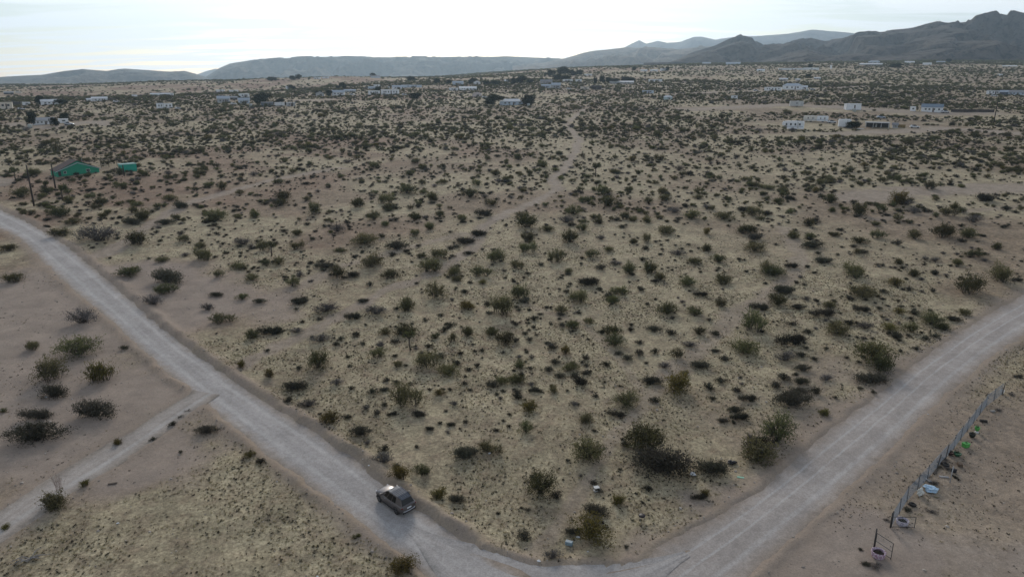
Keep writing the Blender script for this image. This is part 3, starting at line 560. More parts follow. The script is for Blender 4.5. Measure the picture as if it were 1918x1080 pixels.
# ------------------------------------------------------------------ plants picked out one by one in the photograph: x, y of the foot, width (photo px), kind
B = '''14 470 34 c;18 528 44 c;180 452 85 g;258 460 50 c;238 518 48 c;312 530 65 d;315 552 45 c;285 572 40 g;378 488 38 c;371 465 28 c;343 452 26 c;304 490 24 c;337 391 32 d;309 421 32 d;405 412 38 c;472 407 26 c;188 384 26 c;110 404 42 c;38 370 34 c;266 413 34 c;245 421 40 d;88 426 16 d;135 420 28 c;112 442 38 c;415 603 40 c;388 580 28 g;403 554 28 d;453 561 22 c;441 505 34 c;472 524 26 c;412 520 20 c;453 458 38 g;
530 378 30 c;588 402 32 c;700 412 26 c;666 389 30 c;631 434 28 g;555 441 26 c;495 469 26 c;558 466 28 c;634 471 22 c;680 457 48 c;744 467 38 d;691 498 46 c;634 518 40 c;660 518 26 d;612 503 32 d;730 520 36 c;822 482 34 c;790 482 20 c;777 443 22 c;804 430 26 c;872 456 42 d;897 442 36 d;927 491 40 c;878 477 20 d;801 508 48 c;846 514 34 c;902 517 38 c;862 527 26 c;816 556 40 c;904 532 18 y;874 579 40 y;760 579 42 c;704 590 44 g;610 586 50 g;660 599 30 d;680 566 26 d;548 537 28 c;486 568 24 d;560 570 38 d;940 590 50 c;520 494 28 c;497 496 22 c;808 375 30 c;880 370 34 c;918 384 30 c;777 412 26 c;726 423 22 c;866 413 22 c;905 405 32 d;722 380 34 c;762 362 36 c;
988 427 40 c;1025 434 28 c;1076 402 32 c;1060 418 26 g;1096 379 26 c;1140 387 42 c;1168 410 26 c;1246 377 22 c;1264 399 26 g;1297 410 34 c;1358 411 38 c;1395 396 34 d;1413 404 32 c;1121 419 24 c;1211 416 24 c;1234 410 18 c;1248 438 34 c;1091 432 24 c;1068 455 40 c;990 455 36 c;990 473 32 c;1186 454 22 c;1212 453 26 c;1126 449 18 g;1325 438 20 y;1404 438 40 c;1415 448 32 d;1414 470 42 c;1041 490 42 c;970 504 26 c;1013 497 14 s;1112 482 26 c;1141 470 18 c;1068 510 22 c;1154 497 24 g;1179 512 36 c;1213 512 34 c;1238 525 26 c;1270 478 30 g;1322 472 26 c;1302 493 28 c;1346 491 30 c;1289 536 38 c;1350 531 38 c;1432 511 36 c;1102 535 42 d;1159 550 34 c;1085 567 38 c;1145 571 32 c;1200 544 18 s;972 558 36 c;1052 584 24 c;1249 589 46 c;1300 591 36 c;1349 574 26 c;1312 555 26 d;1422 579 34 d;
1464 379 26 c;1537 348 20 c;1556 381 28 c;1560 398 20 c;1602 402 38 c;1690 384 42 y;1742 355 28 c;1849 377 40 d;1882 369 14 c;1685 397 14 s;1737 397 18 s;1779 404 30 c;1801 398 20 c;1825 416 34 g;1511 424 30 c;1484 444 32 c;1523 446 24 c;1564 443 20 c;1524 465 46 d;1607 477 20 c;1611 455 30 c;1644 446 24 c;1641 423 22 c;1715 448 32 c;1779 445 44 c;1820 444 34 c;1543 494 38 d;1871 469 28 c;1452 516 40 c;1482 502 24 d;1597 519 48 c;1711 516 26 c;1688 495 26 c;1752 489 22 g;1821 481 34 c;1796 496 24 c;1823 549 52 c;1875 527 50 c;1619 558 50 c;1678 535 28 y;1470 551 48 d;1459 573 40 c;1549 578 28 c;1496 580 26 d;1614 585 30 d;1685 588 22 y;
1540 594 48 d;1809 590 28 c;1788 601 26 d;1748 606 46 c;1701 620 30 c;1667 620 28 y;1569 626 50 c;1622 617 28 g;1769 618 26 c;1480 645 54 d;1513 624 20 s;1472 675 44 g;1501 667 22 s;1641 678 72 c;1634 718 62 d;1655 697 45 c;1716 656 14 s;1735 635 14 s;1751 631 18 s;1505 694 30 d;1549 713 32 g;1502 721 30 d;1470 713 24 s;1453 727 22 s;1497 738 36 d;1529 738 22 s;1487 760 66 d;1545 778 26 y;1460 828 70 c;1637 738 10 s;
1076 613 36 c;1106 606 20 c;1152 648 38 c;1152 628 34 c;1058 661 28 y;1034 651 20 s;1063 692 30 c;1416 618 52 c;1310 626 22 c;1398 660 54 c;1275 730 64 y;1222 719 36 d;1311 689 38 d;1245 689 24 g;1292 650 30 g;1267 668 26 c;1174 760 48 c;1155 779 32 d;1101 788 38 c;993 768 40 y;1037 735 22 c;984 811 28 c;1217 835 86 c;1100 862 62 c;973 686 28 c;970 716 28 c;966 640 16 s;1050 590 16 s;983 625 12 s;1175 675 22 s;1160 665 18 s;1135 686 18 s;1198 665 20 s;1226 662 18 s;1098 687 12 s;1098 673 16 s;1197 643 16 s;1182 618 16 s;1182 608 12 s;1226 619 26 d;1258 625 20 s;1340 627 20 s;1340 660 20 d;1360 676 22 s;1400 751 34 d;1352 715 20 s;1378 772 26 d;1385 785 36 d;1355 790 22 d;1077 706 20 s;1048 706 20 s;1227 753 20 s;1336 748 16 s;1380 733 18 s;1405 851 84 c;1430 836 50 d;
1238 889 112 d;1334 888 62 d;1012 925 66 c;1117 964 46 d;1108 1008 76 y;1073 1000 34 d;1158 944 32 y;1323 930 24 y;1308 935 30 d;1035 1046 34 g;872 861 56 d;920 850 44 c;755 905 46 y;790 888 30 c;797 888 14 s;821 934 36 y;855 941 32 d;718 870 40 g;745 1078 64 y;487 868 18 s;667 1007 16 c;780 838 10 s;
62 654 32 c;142 664 80 c;152 606 54 g;90 712 60 c;182 713 60 y;97 745 56 d;175 784 74 d;65 786 56 d;63 829 96 d;219 832 20 y;386 811 42 d;4 772 16 c;231 653 18 s;352 770 12 s;338 782 14 s;323 797 14 s;285 825 14 s;451 686 24 y;470 635 30 c;504 706 24 y;161 910 24 y;83 957 58 c;8 992 24 y;466 857 22 y;338 846 10 s;
594 688 48 c;706 667 30 c;743 685 24 c;798 688 48 c;840 700 46 c;762 757 60 c;617 793 46 y;600 640 38 g;822 740 24 y;815 635 22 c;848 640 22 c;875 628 28 c;922 625 32 c;945 645 38 c;950 718 38 c;505 625 48 d;555 624 28 g;666 630 16 s;720 624 26 c;757 629 40 c;655 686 12 s;679 645 14 s;739 641 15 s;630 647 15 s;719 733 20 d;742 718 15 s;724 715 15 s;804 730 11 s;851 759 18 g;784 780 30 d;804 805 18 d;844 798 18 d;872 792 13 s;878 693 15 s;871 706 10 s;870 720 12 s;880 731 11 s;835 770 10 s;839 812 15 g;675 815 38 d;650 782 20 s;575 762 40 g;540 754 18 s;630 721 22 g;658 730 15 s;550 730 50 d;688 832 16 g;730 776 12 s;738 775 12 s;916 590 14 s;560 690 12 s;500 660 10 s'''
BUSH = []                                   # (x, y, z, width m, kind, photo px, photo py)
for q in B.replace('\n', '').split(';'):
    a = q.split()
    if len(a) < 4: continue
    p = ground(float(a[0]), float(a[1])); w = float(a[2])*depth(p)/FPX*1.16
    w *= 0.94 if a[3] == 'd' else 1.0; BUSH.append([p.x, p.y + w*0.10, w, a[3]])
listed = np.array([[b[0], b[1], b[2]] for b in BUSH])

# ------------------------------------------------------------------ the rest of the scrub, scattered by density
def scatter(n, rmin, rmax, azm=R(41), seed=0):
    g = np.random.default_rng(seed); r = np.sqrt(g.random(n)*(rmax**2-rmin**2)+rmin**2); a = g.uniform(-azm, azm, n)
    return r*np.sin(a), r*np.cos(a), g
def allowed(x, y, g):
    s, gr, red, bare = masks(x, y); ok = (s < 0.30+0.25*g.random(len(x))) & (bare < 0.35)
    for L, mg in ((ROAD_L, 1.6), (ROAD_R, 1.6), (TRACK, 1.0), (ROAD_J, 0.8)):
        d, hw, _ = near_line(x, y, L); ok &= d > hw+mg
    # the ground left of the left road only has the plants seen there; so has the yard on the right
    px, py = project(x, y, hs_(x, y))
    c = ROAD_L; lefty = np.zeros(len(x), bool)
    d, hw, sd_ = near_line(x, y, ROAD_L); r = np.hypot(x, y)
    a1 = np.interp(y, ROAD_L[::-1, 1], ROAD_L[::-1, 0]); lefty = (x < a1) & (y < 205)
    a2 = np.interp(y, ROAD_R[::-1, 1], ROAD_R[::-1, 0]); righty = (x > a2) & (y < 150)
    return ok & ~lefty & ~righty, px, py
CLEAR = [(1480, 205, 60, 26), (1580, 232, 70, 16), (1740, 214, 60, 18), (1640, 240, 60, 12), (1560, 252, 50, 10), (120, 318, 20, 12), (100, 232, 36, 14), (560, 189, 40, 18), (1485, 166, 40, 14), (960, 194, 16, 10), (1400, 200, 60, 16), (1700, 240, 40, 14)]
def clearings(x, y, g):
    ok = np.ones(len(x), bool)
    for px, py, rx, ry in CLEAR:
        c = ground(px, py); ok &= (((x-c.x)/rx)**2+((y-c.y)/ry)**2) > 0.55+0.7*g.random(len(x))
    return ok
pool = []
# large shrubs
x, y, g = scatter(52000, 150, 900, seed=21)
ok, px, py = allowed(x, y, g); r = np.hypot(x, y)
dens = 0.22+1.45*np.clip(fbm(x, y, 45, 2, 3)+fbm(x, y, 11, 4, 2)*0.5+0.40, 0, 1)
dens *= np.where(px > 1000, 1.0, 0.92); dens *= 0.45+0.55*sstep(190, 330, r)
ok &= (g.random(len(x)) < dens*0.78) & clearings(x, y, g) & (py < 418) & (px > -60) & (px < 1980)
w = np.clip(g.lognormal(0.58, 0.45, len(x)), 0.7, 4.8)
kk = g.choice(['c', 'c', 'c', 'c', 'd', 'g', 'd', 'y'], len(x), p=[.2, .2, .2, .16, .12, .06, .04, .02])
for i in np.where(ok)[0]: pool.append((x[i], y[i], w[i]*(0.8 if kk[i] == 'd' else 1), kk[i]))
# low shrubs between them
x, y, g = scatter(24000, 55, 420, seed=22)
ok, px, py = allowed(x, y, g)
dens = 0.16+1.6*np.clip(fbm(x, y, 16, 4, 3)+0.30, 0, 1)**1.3
dens *= np.where(px < 700, 1.15, 1.0)
ok &= (g.random(len(x)) < dens*0.75) & (px > -40) & (px < 1960) & clearings(x, y, g)
w = np.clip(g.lognormal(-0.30, 0.55, len(x)), 0.25, 2.4)
kk = g.choice(['s', 's', 'd', 'g'], len(x), p=[.52, .26, .10, .12])
dl = np.sqrt(((x[:, None]-listed[None, :, 0])**2+(y[:, None]-listed[None, :, 1])**2)).min(1)
ok &= dl > 0.9+w*0.5
for i in np.where(ok)[0]: pool.append((x[i], y[i], w[i]*(1.15 if kk[i] in 'dg' else 1), kk[i]))
# finer scrub between the large shrubs further out
x, y, g = scatter(60000, 330, 900, seed=26)
ok, px, py = allowed(x, y, g)
ok &= (g.random(len(x)) < (0.12+1.3*np.clip(fbm(x, y, 28, 6, 3)+0.36, 0, 1))*0.62) & (px > -40) & (px < 1960) & clearings(x, y, g)
w = np.clip(g.lognormal(0.0, 0.35, len(x)), 0.5, 2.2); kk = g.choice(['s', 'c', 'g'], len(x), p=[.46, .46, .08])
for i in np.where(ok)[0]: pool.append((x[i], y[i], w[i]*(1.2 if kk[i] == 'c' else 1), kk[i]))
# a few more listed-size bushes fill the gaps in the middle distance of the main field
pool = BUSH + [list(p) for p in pool]
P_ = np.array([[p[0], p[1], p[2]] for p in pool]); Z_ = ground_full(P_[:, 0], P_[:, 1]); PX, PY = project(P_[:, 0], P_[:, 1], Z_)
app = P_[:, 2]/np.hypot(P_[:, 0], P_[:, 1]) * np.array([1.6 if i < len(BUSH) else 1.0 for i in range(len(pool))])
vis = (PX > -15) & (PX < 1933) & (PY < 1100)
GRP = {'c': 'creosote bushes', 'y': 'yellow-green bushes', 'd': 'dark low shrubs', 'g': 'grey dead brush', 's': 'small dark shrubs'}
LIM = {'c': 300, 'y': 70, 'd': 150, 'g': 80, 's': 220}
single = set()
for k in LIM:
    ids = [i for i in np.argsort(-app) if pool[i][3] == k and vis[i]]; single |= set(ids[:LIM[k]])
LAND = {'the dark car on the dirt road': (740, 945), 'the green house': (150, 322), 'the side track junction': (372, 748), 'the near gate': (1640, 1020), 'the young near joshua tree': (769, 652), 'the road bend': (1010, 1062),
        'the far fence end': (1876, 738), 'the bare flat at right': (1800, 360), 'the bottom left corner': (20, 1060), 'the tall left pole': (62, 384), 'the wash mouth': (205, 470), 'the bend in the sandy trail': (1040, 340),
        'the black trash bag': (1371, 866), 'the lone trailside joshua tree': (1115, 331), 'the green shed': (242, 322), 'the pink dry stalks': (112, 920), 'the white metal rack': (1117, 918), 'the slim mid-field joshua tree': (509, 480),
        'the white plastic bag': (1298, 890), 'the little mid-field joshua tree': (625, 447), 'the image centre': (959, 540), 'the right edge above the road': (1900, 520), 'the dumped stool': (1202, 972), 'the blue-grey box': (1066, 1017),
        'the white scrap left of the right road': (1396, 655), 'the dark board by the side track': (211, 906), 'the forked joshua tree': (118, 376), 'the stubby joshua tree': (88, 362), 'the scrap above the car': (691, 876), 'the left edge of the left road': (10, 430),
        'the tall post by the green shed': (233, 330), 'the top of the sandy trail': (1085, 262), 'the foot of the wash': (428, 697), 'the scrap on the right berm': (1738, 777), 'the pale green sheet': (1387, 894)}
LANDP = {k: np.array(tuple(ground(*v))[:2]) for k, v in LAND.items()}
ORD = ['nearest', 'second nearest', 'third nearest', 'fourth nearest', 'fifth nearest', 'sixth nearest', 'seventh nearest', 'eighth nearest', 'ninth nearest', 'tenth nearest']
DESC = {'c': 'olive green creosote bush', 'y': 'yellow-green rounded bush', 'd': 'dark low spreading shrub', 'g': 'grey leafless dead brush', 's': 'small dark shrub'}
label = {}
for k in LIM:
    ids = [i for i in single if pool[i][3] == k]
    for ln, lp in LANDP.items():
        o = sorted(ids, key=lambda i: np.hypot(P_[i, 0]-lp[0], P_[i, 1]-lp[1]))[:10]
        for n_, i in enumerate(o):
            if i not in label or len(label[i][1]) and label[i][0] > n_: label[i] = (n_, f'{DESC[k]}, {ORD[n_]} to {ln}', ln)
TRAIL = resample(GPATHS[0][0], 3.0)
def region(i):
    x, y = P_[i, 0], P_[i, 1]; px, py = PX[i], PY[i]
    tx = np.interp(y, np.sort(TRAIL[:, 1]), TRAIL[np.argsort(TRAIL[:, 1]), 0])
    side = 'left of the sandy trail' if x < tx else 'right of the sandy trail'
    dist = 'near' if py > 560 else ('in the middle distance' if py > 400 else 'far out')
    size = 'larger' if P_[i, 2] > np.median([P_[j, 2] for j in single if pool[j][3] == pool[i][3]]) else 'smaller'
    return size, dist, side
MED = {k: float(np.median([P_[j, 2] for j in single if pool[j][3] == k])) for k in LIM}
def region_label(i):
    x, y = P_[i, 0], P_[i, 1]; k = pool[i][3]
    tx = np.interp(y, np.sort(TRAIL[:, 1]), TRAIL[np.argsort(TRAIL[:, 1]), 0])
    side = 'left of the sandy trail' if x < tx else 'right of the sandy trail'
    dist = 'near the road corner' if PY[i] > 640 else ('in the middle of the field' if PY[i] > 420 else 'far out in the field')
    return f'{"wider" if P_[i, 2] > MED[k] else "narrower"} {DESC[k]} {side}, {dist}', f'{GRP[k]} {side}, {dist}'
vr = np.random.default_rng(77)
stuff = {}
for i, (bx, by, bw, k) in enumerate(pool):
    v = int(vr.integers(len(NEAR[k]))); rz = float(vr.uniform(0, 6.28)); sx = float(vr.uniform(.9, 1.1)); sz = float(vr.uniform(.7, 1.25))
    if i not in single: stuff.setdefault(k, []).append((bx, by, Z_[i], bw, rz, v)); continue
    nm = KINDS[k][0]
    if k == 's':
        root = bpy.data.objects.new(nm, JOIN[k][v]); COL.objects.link(root)
    else:
        root = empty(nm, (0, 0, 0))
        for part, me in zip(('foliage', 'stems'), NEAR[k][v]):
            o = bpy.data.objects.new(part, me); COL.objects.link(o); o.parent = root
    if i < len(BUSH) and bw > 1.2 and k in 'dg': rz = float(vr.uniform(-.35, .35)); sx = 1.08
    root.location = (bx, by, Z_[i]-0.02); root.rotation_euler = (0, 0, rz); root.scale = (bw*sx, bw*((.58 if i < len(BUSH) else .8) if k in 'dg' else vr.uniform(.75, 1.15)), bw*sz)
    if i in label: tag(root, label[i][1], {'c': 'bush', 'y': 'bush'}.get(k, 'shrub'), GRP[k])
    else:
        lb, gp = region_label(i); tag(root, lb, {'c': 'bush', 'y': 'bush'}.get(k, 'shrub'), gp)

def gn_scatter(name, pts, meshes, label_, cat):
    """one object of stuff: the meshes set out on the points"""
    pc = bpy.data.collections.new(name+'_kinds'); objs = []
    for j, me in enumerate(meshes):
        o = bpy.data.objects.new(f'{name}_kind_{j:02d}', me); pc.objects.link(o)
    me = bpy.data.meshes.new(name); A = np.array([p[:3] for p in pts], np.float32); me.vertices.add(len(A)); me.vertices.foreach_set('co', A.ravel())
    for nm, col_, ty in (('scl', 3, 'FLOAT'), ('rotz', 4, 'FLOAT'), ('idx', 5, 'INT')):
        at = me.attributes.new(nm, ty, 'POINT'); at.data.foreach_set('value', np.array([p[col_] for p in pts], np.int32 if ty == 'INT' else np.float32))
    ob = bpy.data.objects.new(name, me); COL.objects.link(ob)
    ng = bpy.data.node_groups.new(name, 'GeometryNodeTree'); ng.interface.new_socket('Geometry', in_out='INPUT', socket_type='NodeSocketGeometry'); ng.interface.new_socket('Geometry', in_out='OUTPUT', socket_type='NodeSocketGeometry')
    N, L = ng.nodes, ng.links; gi = N.new('NodeGroupInput'); gout = N.new('NodeGroupOutput'); ip = N.new('GeometryNodeInstanceOnPoints'); ci = N.new('GeometryNodeCollectionInfo')
    ci.inputs['Collection'].default_value = pc; ci.inputs['Separate Children'].default_value = True; ci.inputs['Reset Children'].default_value = True
    def na(nm, ty):
        q = N.new('GeometryNodeInputNamedAttribute'); q.data_type = ty; q.inputs['Name'].default_value = nm; return q.outputs['Attribute']
    cx = N.new('ShaderNodeCombineXYZ'); L.new(na('rotz', 'FLOAT'), cx.inputs[2])
    L.new(gi.outputs[0], ip.inputs['Points']); L.new(ci.outputs[0], ip.inputs['Instance']); ip.inputs['Pick Instance'].default_value = True
    L.new(na('idx', 'INT'), ip.inputs['Instance Index']); L.new(cx.outputs[0], ip.inputs['Rotation']); L.new(na('scl', 'FLOAT'), ip.inputs['Scale']); L.new(ip.outputs[0], gout.inputs[0])
    md = ob.modifiers.new('scatter', 'NODES'); md.node_group = ng
    return tag(ob, label_, cat, None, 'stuff')
WORDS = {'c': ('creosote_scrub', 'olive creosote scrub spreading over the far plain', 'scrub'), 'd': ('dark_scrub', 'dark low scrub among the creosote', 'scrub'), 's': ('ground_shrubs', 'tiny dark shrubs dotted over the sand', 'scrub'), 'g': ('grey_scrub', 'grey dead scrub between the green bushes', 'scrub'), 'y': ('yellow_scrub', 'yellow-green scrub far out on the plain', 'scrub')}
for k, pts in stuff.items():
    if pts: gn_scatter(WORDS[k][0], pts, JOIN[k], WORDS[k][1], WORDS[k][2])
# beyond 900 m the scrub closes up into one dark fleece
x, y, g = scatter(120000, 900, 2900, seed=23); r = np.hypot(x, y)
z = hs_(x, y); s_, gr_, red_, bare_ = masks(x, y)
ok = (g.random(len(x)) < (0.25+1.4*np.clip(fbm(x, y, 120, 2, 3)+0.35, 0, 1))*(1-0.72*red_)*0.8) & (s_ < 0.4)
w = np.clip(g.lognormal(1.0, 0.3, len(x)), 1.4, 6)*np.clip(r/1200, 1, 1.5)
gn_scatter('far_scrub', [(x[i], y[i], z[i], w[i], g.uniform(0, 6.28), int(g.integers(4))) for i in np.where(ok)[0]], LOW, 'dense grey-green scrub reaching to the foot of the hills', 'scrub')
# dry grass tufts and small stones on the near ground
def gen_tuft(seed, n=14):
    rng = np.random.default_rng(seed); P = np.c_[rng.normal(0, .16, n), rng.normal(0, .16, n), np.zeros(n)]; D = np.c_[rng.normal(0, .5, n), rng.normal(0, .5, n), np.ones(n)]
    V, Fq = leaves_np(P, D, 0.5, rng, 4.5); return np_mesh('grass_tuft', V, Fq, [STRAW], False, None, {'tone': np.repeat(rng.random(n), 4)})
def gen_dark_tuft(seed, n=16):
    rng = np.random.default_rng(seed); P = np.c_[rng.normal(0, .2, n), rng.normal(0, .2, n), np.zeros(n)]; D = np.c_[rng.normal(0, .7, n), rng.normal(0, .7, n), np.ones(n)]
    V, Fq = leaves_np(P, D, 0.5, rng, 2.5); return np_mesh('litter_tuft', V, Fq, [LEAFD], False, None, {'tone': np.repeat(rng.random(n), 4)})
x, y, g = scatter(260000, 42, 210, seed=24); s_, gr_, red_, bare_ = masks(x, y); r = np.hypot(x, y)
ok = g.random(len(x)) < (0.06+0.85*gr_)*(1-sstep(120, 210, r))*(1-0.93*bare_)*(1-s_)*np.clip(0.55+1.6*fbm(x, y, 6, 1, 3), 0, 1)
for L, mg in ((ROAD_L, 0.7), (ROAD_R, 0.5), (TRACK, 0.5), (ROAD_J, 0.3)):
    d, hw, _ = near_line(x, y, L); ok &= d > hw+mg
i_ = np.where(ok)[0]; z = ground_full(x[i_], y[i_])
gn_scatter('dry_grass', [(x[i], y[i], z[n_], float(g.uniform(.12, .34)), float(g.uniform(0, 6.28)), int(g.choice([0, 1, 2, 3, 4, 5], p=[.28, .28, .26, .06, .06, .06]))) for n_, i in enumerate(i_)], [gen_tuft(i) for i in range(3)]+[gen_dark_tuft(i+9) for i in range(3)], 'thin straw-coloured dry grass over the sand', 'grass')
def gen_stone(seed):
    rng = np.random.default_rng(seed); b = MB(); t = (1+5**.5)/2
    vs = [(-1, t, 0), (1, t, 0), (-1, -t, 0), (1, -t, 0), (0, -1, t), (0, 1, t), (0, -1, -t), (0, 1, -t), (t, 0, -1), (t, 0, 1), (-t, 0, -1), (-t, 0, 1)]
    fs = [(0, 11, 5), (0, 5, 1), (0, 1, 7), (0, 7, 10), (0, 10, 11), (1, 5, 9), (5, 11, 4), (11, 10, 2), (10, 7, 6), (7, 1, 8), (3, 9, 4), (3, 4, 2), (3, 2, 6), (3, 6, 8), (3, 8, 9), (4, 9, 5), (2, 4, 11), (6, 2, 10), (8, 6, 7), (9, 8, 1)]
    v = np.array(vs)/1.9*0.5*(1+rng.normal(0, .16, (12, 1)))*np.array([1, .8, .6]); return np_mesh('stone', v, np.array(fs), [pmat('pale_stone', (0.40, 0.35, 0.30), (0.22, 0.19, 0.16), 2, 0.9, rand=0.35)])
x, y, g = scatter(9000, 42, 190, seed=25); ok = np.ones(len(x), bool)
dmin = np.full(len(x), 99.0)
for L in (ROAD_L, ROAD_R, TRACK, ROAD_J):
    d, hw, _ = near_line(x, y, L); ok &= d > hw-0.2; dmin = np.minimum(dmin, d-hw)
ok &= g.random(len(x)) < 0.22+0.7*(dmin < 2.2)
i_ = np.where(ok)[0]; z = ground_full(x[i_], y[i_])
gn_scatter('loose_stones', [(x[i], y[i], z[n_], float(np.clip(g.lognormal(-1.75, .45), .07, .5)), float(g.uniform(0, 6.28)), int(g.integers(3))) for n_, i in enumerate(i_)], [gen_stone(i) for i in range(3)], 'pale loose stones on the sand and along the berms', 'stones')
# ------------------------------------------------------------------ trees
def gen_crown(seed, n=5200, size=0.062, tall=1.0):
    rng = np.random.default_rng(seed); k = 22
    c = np.c_[rng.normal(0, .20, k), rng.normal(0, .20, k), rng.uniform(.20, .84, k)*tall]; rad = rng.uniform(.13, .24, k)
    j = rng.integers(0, k, n); d = rng.normal(0, 1, (n, 3)); d /= np.linalg.norm(d, axis=1, keepdims=True); P = c[j]+d*rad[j, None]*rng.random((n, 1))**0.4
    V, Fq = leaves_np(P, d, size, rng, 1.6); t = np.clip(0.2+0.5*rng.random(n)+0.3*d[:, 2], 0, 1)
    paths = [[np.array([0, 0, -.05]), np.array([.01, .01, .2]), np.array([0, .02, .45*tall])]]+[[np.array([0, 0, .16]), (c[i]+np.array([0, 0, .16]))*.5, c[i]] for i in range(8)]
    return np_mesh('crown', V, Fq, [LEAFT], False, None, {'tone': np.repeat(t, 4)}), np_mesh('trunk', *stems_np(paths, .028, .008), [STEM], False)
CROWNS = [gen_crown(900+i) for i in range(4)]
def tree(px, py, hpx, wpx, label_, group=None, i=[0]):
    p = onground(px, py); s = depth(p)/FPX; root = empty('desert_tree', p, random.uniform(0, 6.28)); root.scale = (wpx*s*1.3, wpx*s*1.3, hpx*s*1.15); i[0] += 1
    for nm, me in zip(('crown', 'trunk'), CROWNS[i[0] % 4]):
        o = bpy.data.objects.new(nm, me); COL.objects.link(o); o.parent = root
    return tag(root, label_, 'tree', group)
def joshua(px, py, hpx, label_, seed, arms=3):
    p = onground(px, py); h = hpx*depth(p)/FPX*1.05; rng = np.random.default_rng(seed); root = empty('joshua_tree', p, rng.uniform(0, 6.28))
    top = np.array([rng.normal(0, .05)*h, rng.normal(0, .05)*h, h*0.58]); b = MB().tube([(0, 0, -.2), tuple(top*0.5+np.array([.02*h, 0, 0])), tuple(top)], [h*.045, h*.036, h*.032], 7)
    ends = [top+np.array([0, 0, h*.2])]
    for k in range(arms):
        a = rng.uniform(0, 6.28); e = top+np.array([math.cos(a)*h*.2, math.sin(a)*h*.2, h*rng.uniform(.12, .3)]); b.tube([tuple(top*.9), tuple((top*.9+e)/2+np.array([math.cos(a), math.sin(a), -.3])*h*.03), tuple(e)], [h*.028, h*.026, h*.022], 6); ends.append(e)
    b.tube([tuple(top), tuple(ends[0])], [h*.03, h*.022], 6)
    b.build('trunk', pmat('joshua_bark', (.11, .09, .07), (.06, .05, .04), 8, .95, bump=.5), root, True)
    P, D = [], []
    for e in ends:
        for _ in range(120):
            d = rng.normal(0, 1, 3); d[2] = d[2]*.8+.25; d /= np.linalg.norm(d); P.append(e+d*h*.02-np.array([0, 0, rng.uniform(0, .12)*h])); D.append(d*3)
    V, Fq = leaves_np(np.array(P), np.array(D), h*.13, rng, 6); o = bpy.data.objects.new('crown', np_mesh('crown', V, Fq, [LEAFJ], False, None, {'tone': np.repeat(rng.random(len(P)), 4)})); COL.objects.link(o); o.parent = root
    return tag(root, label_, 'joshua tree', 'joshua trees')
for a in [(769, 655, 40, 'young joshua tree with a thin bare trunk standing among the near creosote', 1, 2), (509, 480, 30, 'slim joshua tree with one trunk left of the mid-field bushes', 2, 2),
          (625, 447, 18, 'little joshua tree left of the big rounded mid-field bush', 3, 2), (1115, 331, 26, 'lone joshua tree just right of the sandy trail', 4, 3),
          (118, 376, 34, 'forked joshua tree in front of the green house, right of the two poles', 5, 3), (88, 362, 24, 'stubby joshua tree between the two left poles', 6, 3), (30, 338, 26, 'joshua tree at the left edge beside the pale road', 7, 4)]: joshua(*a)
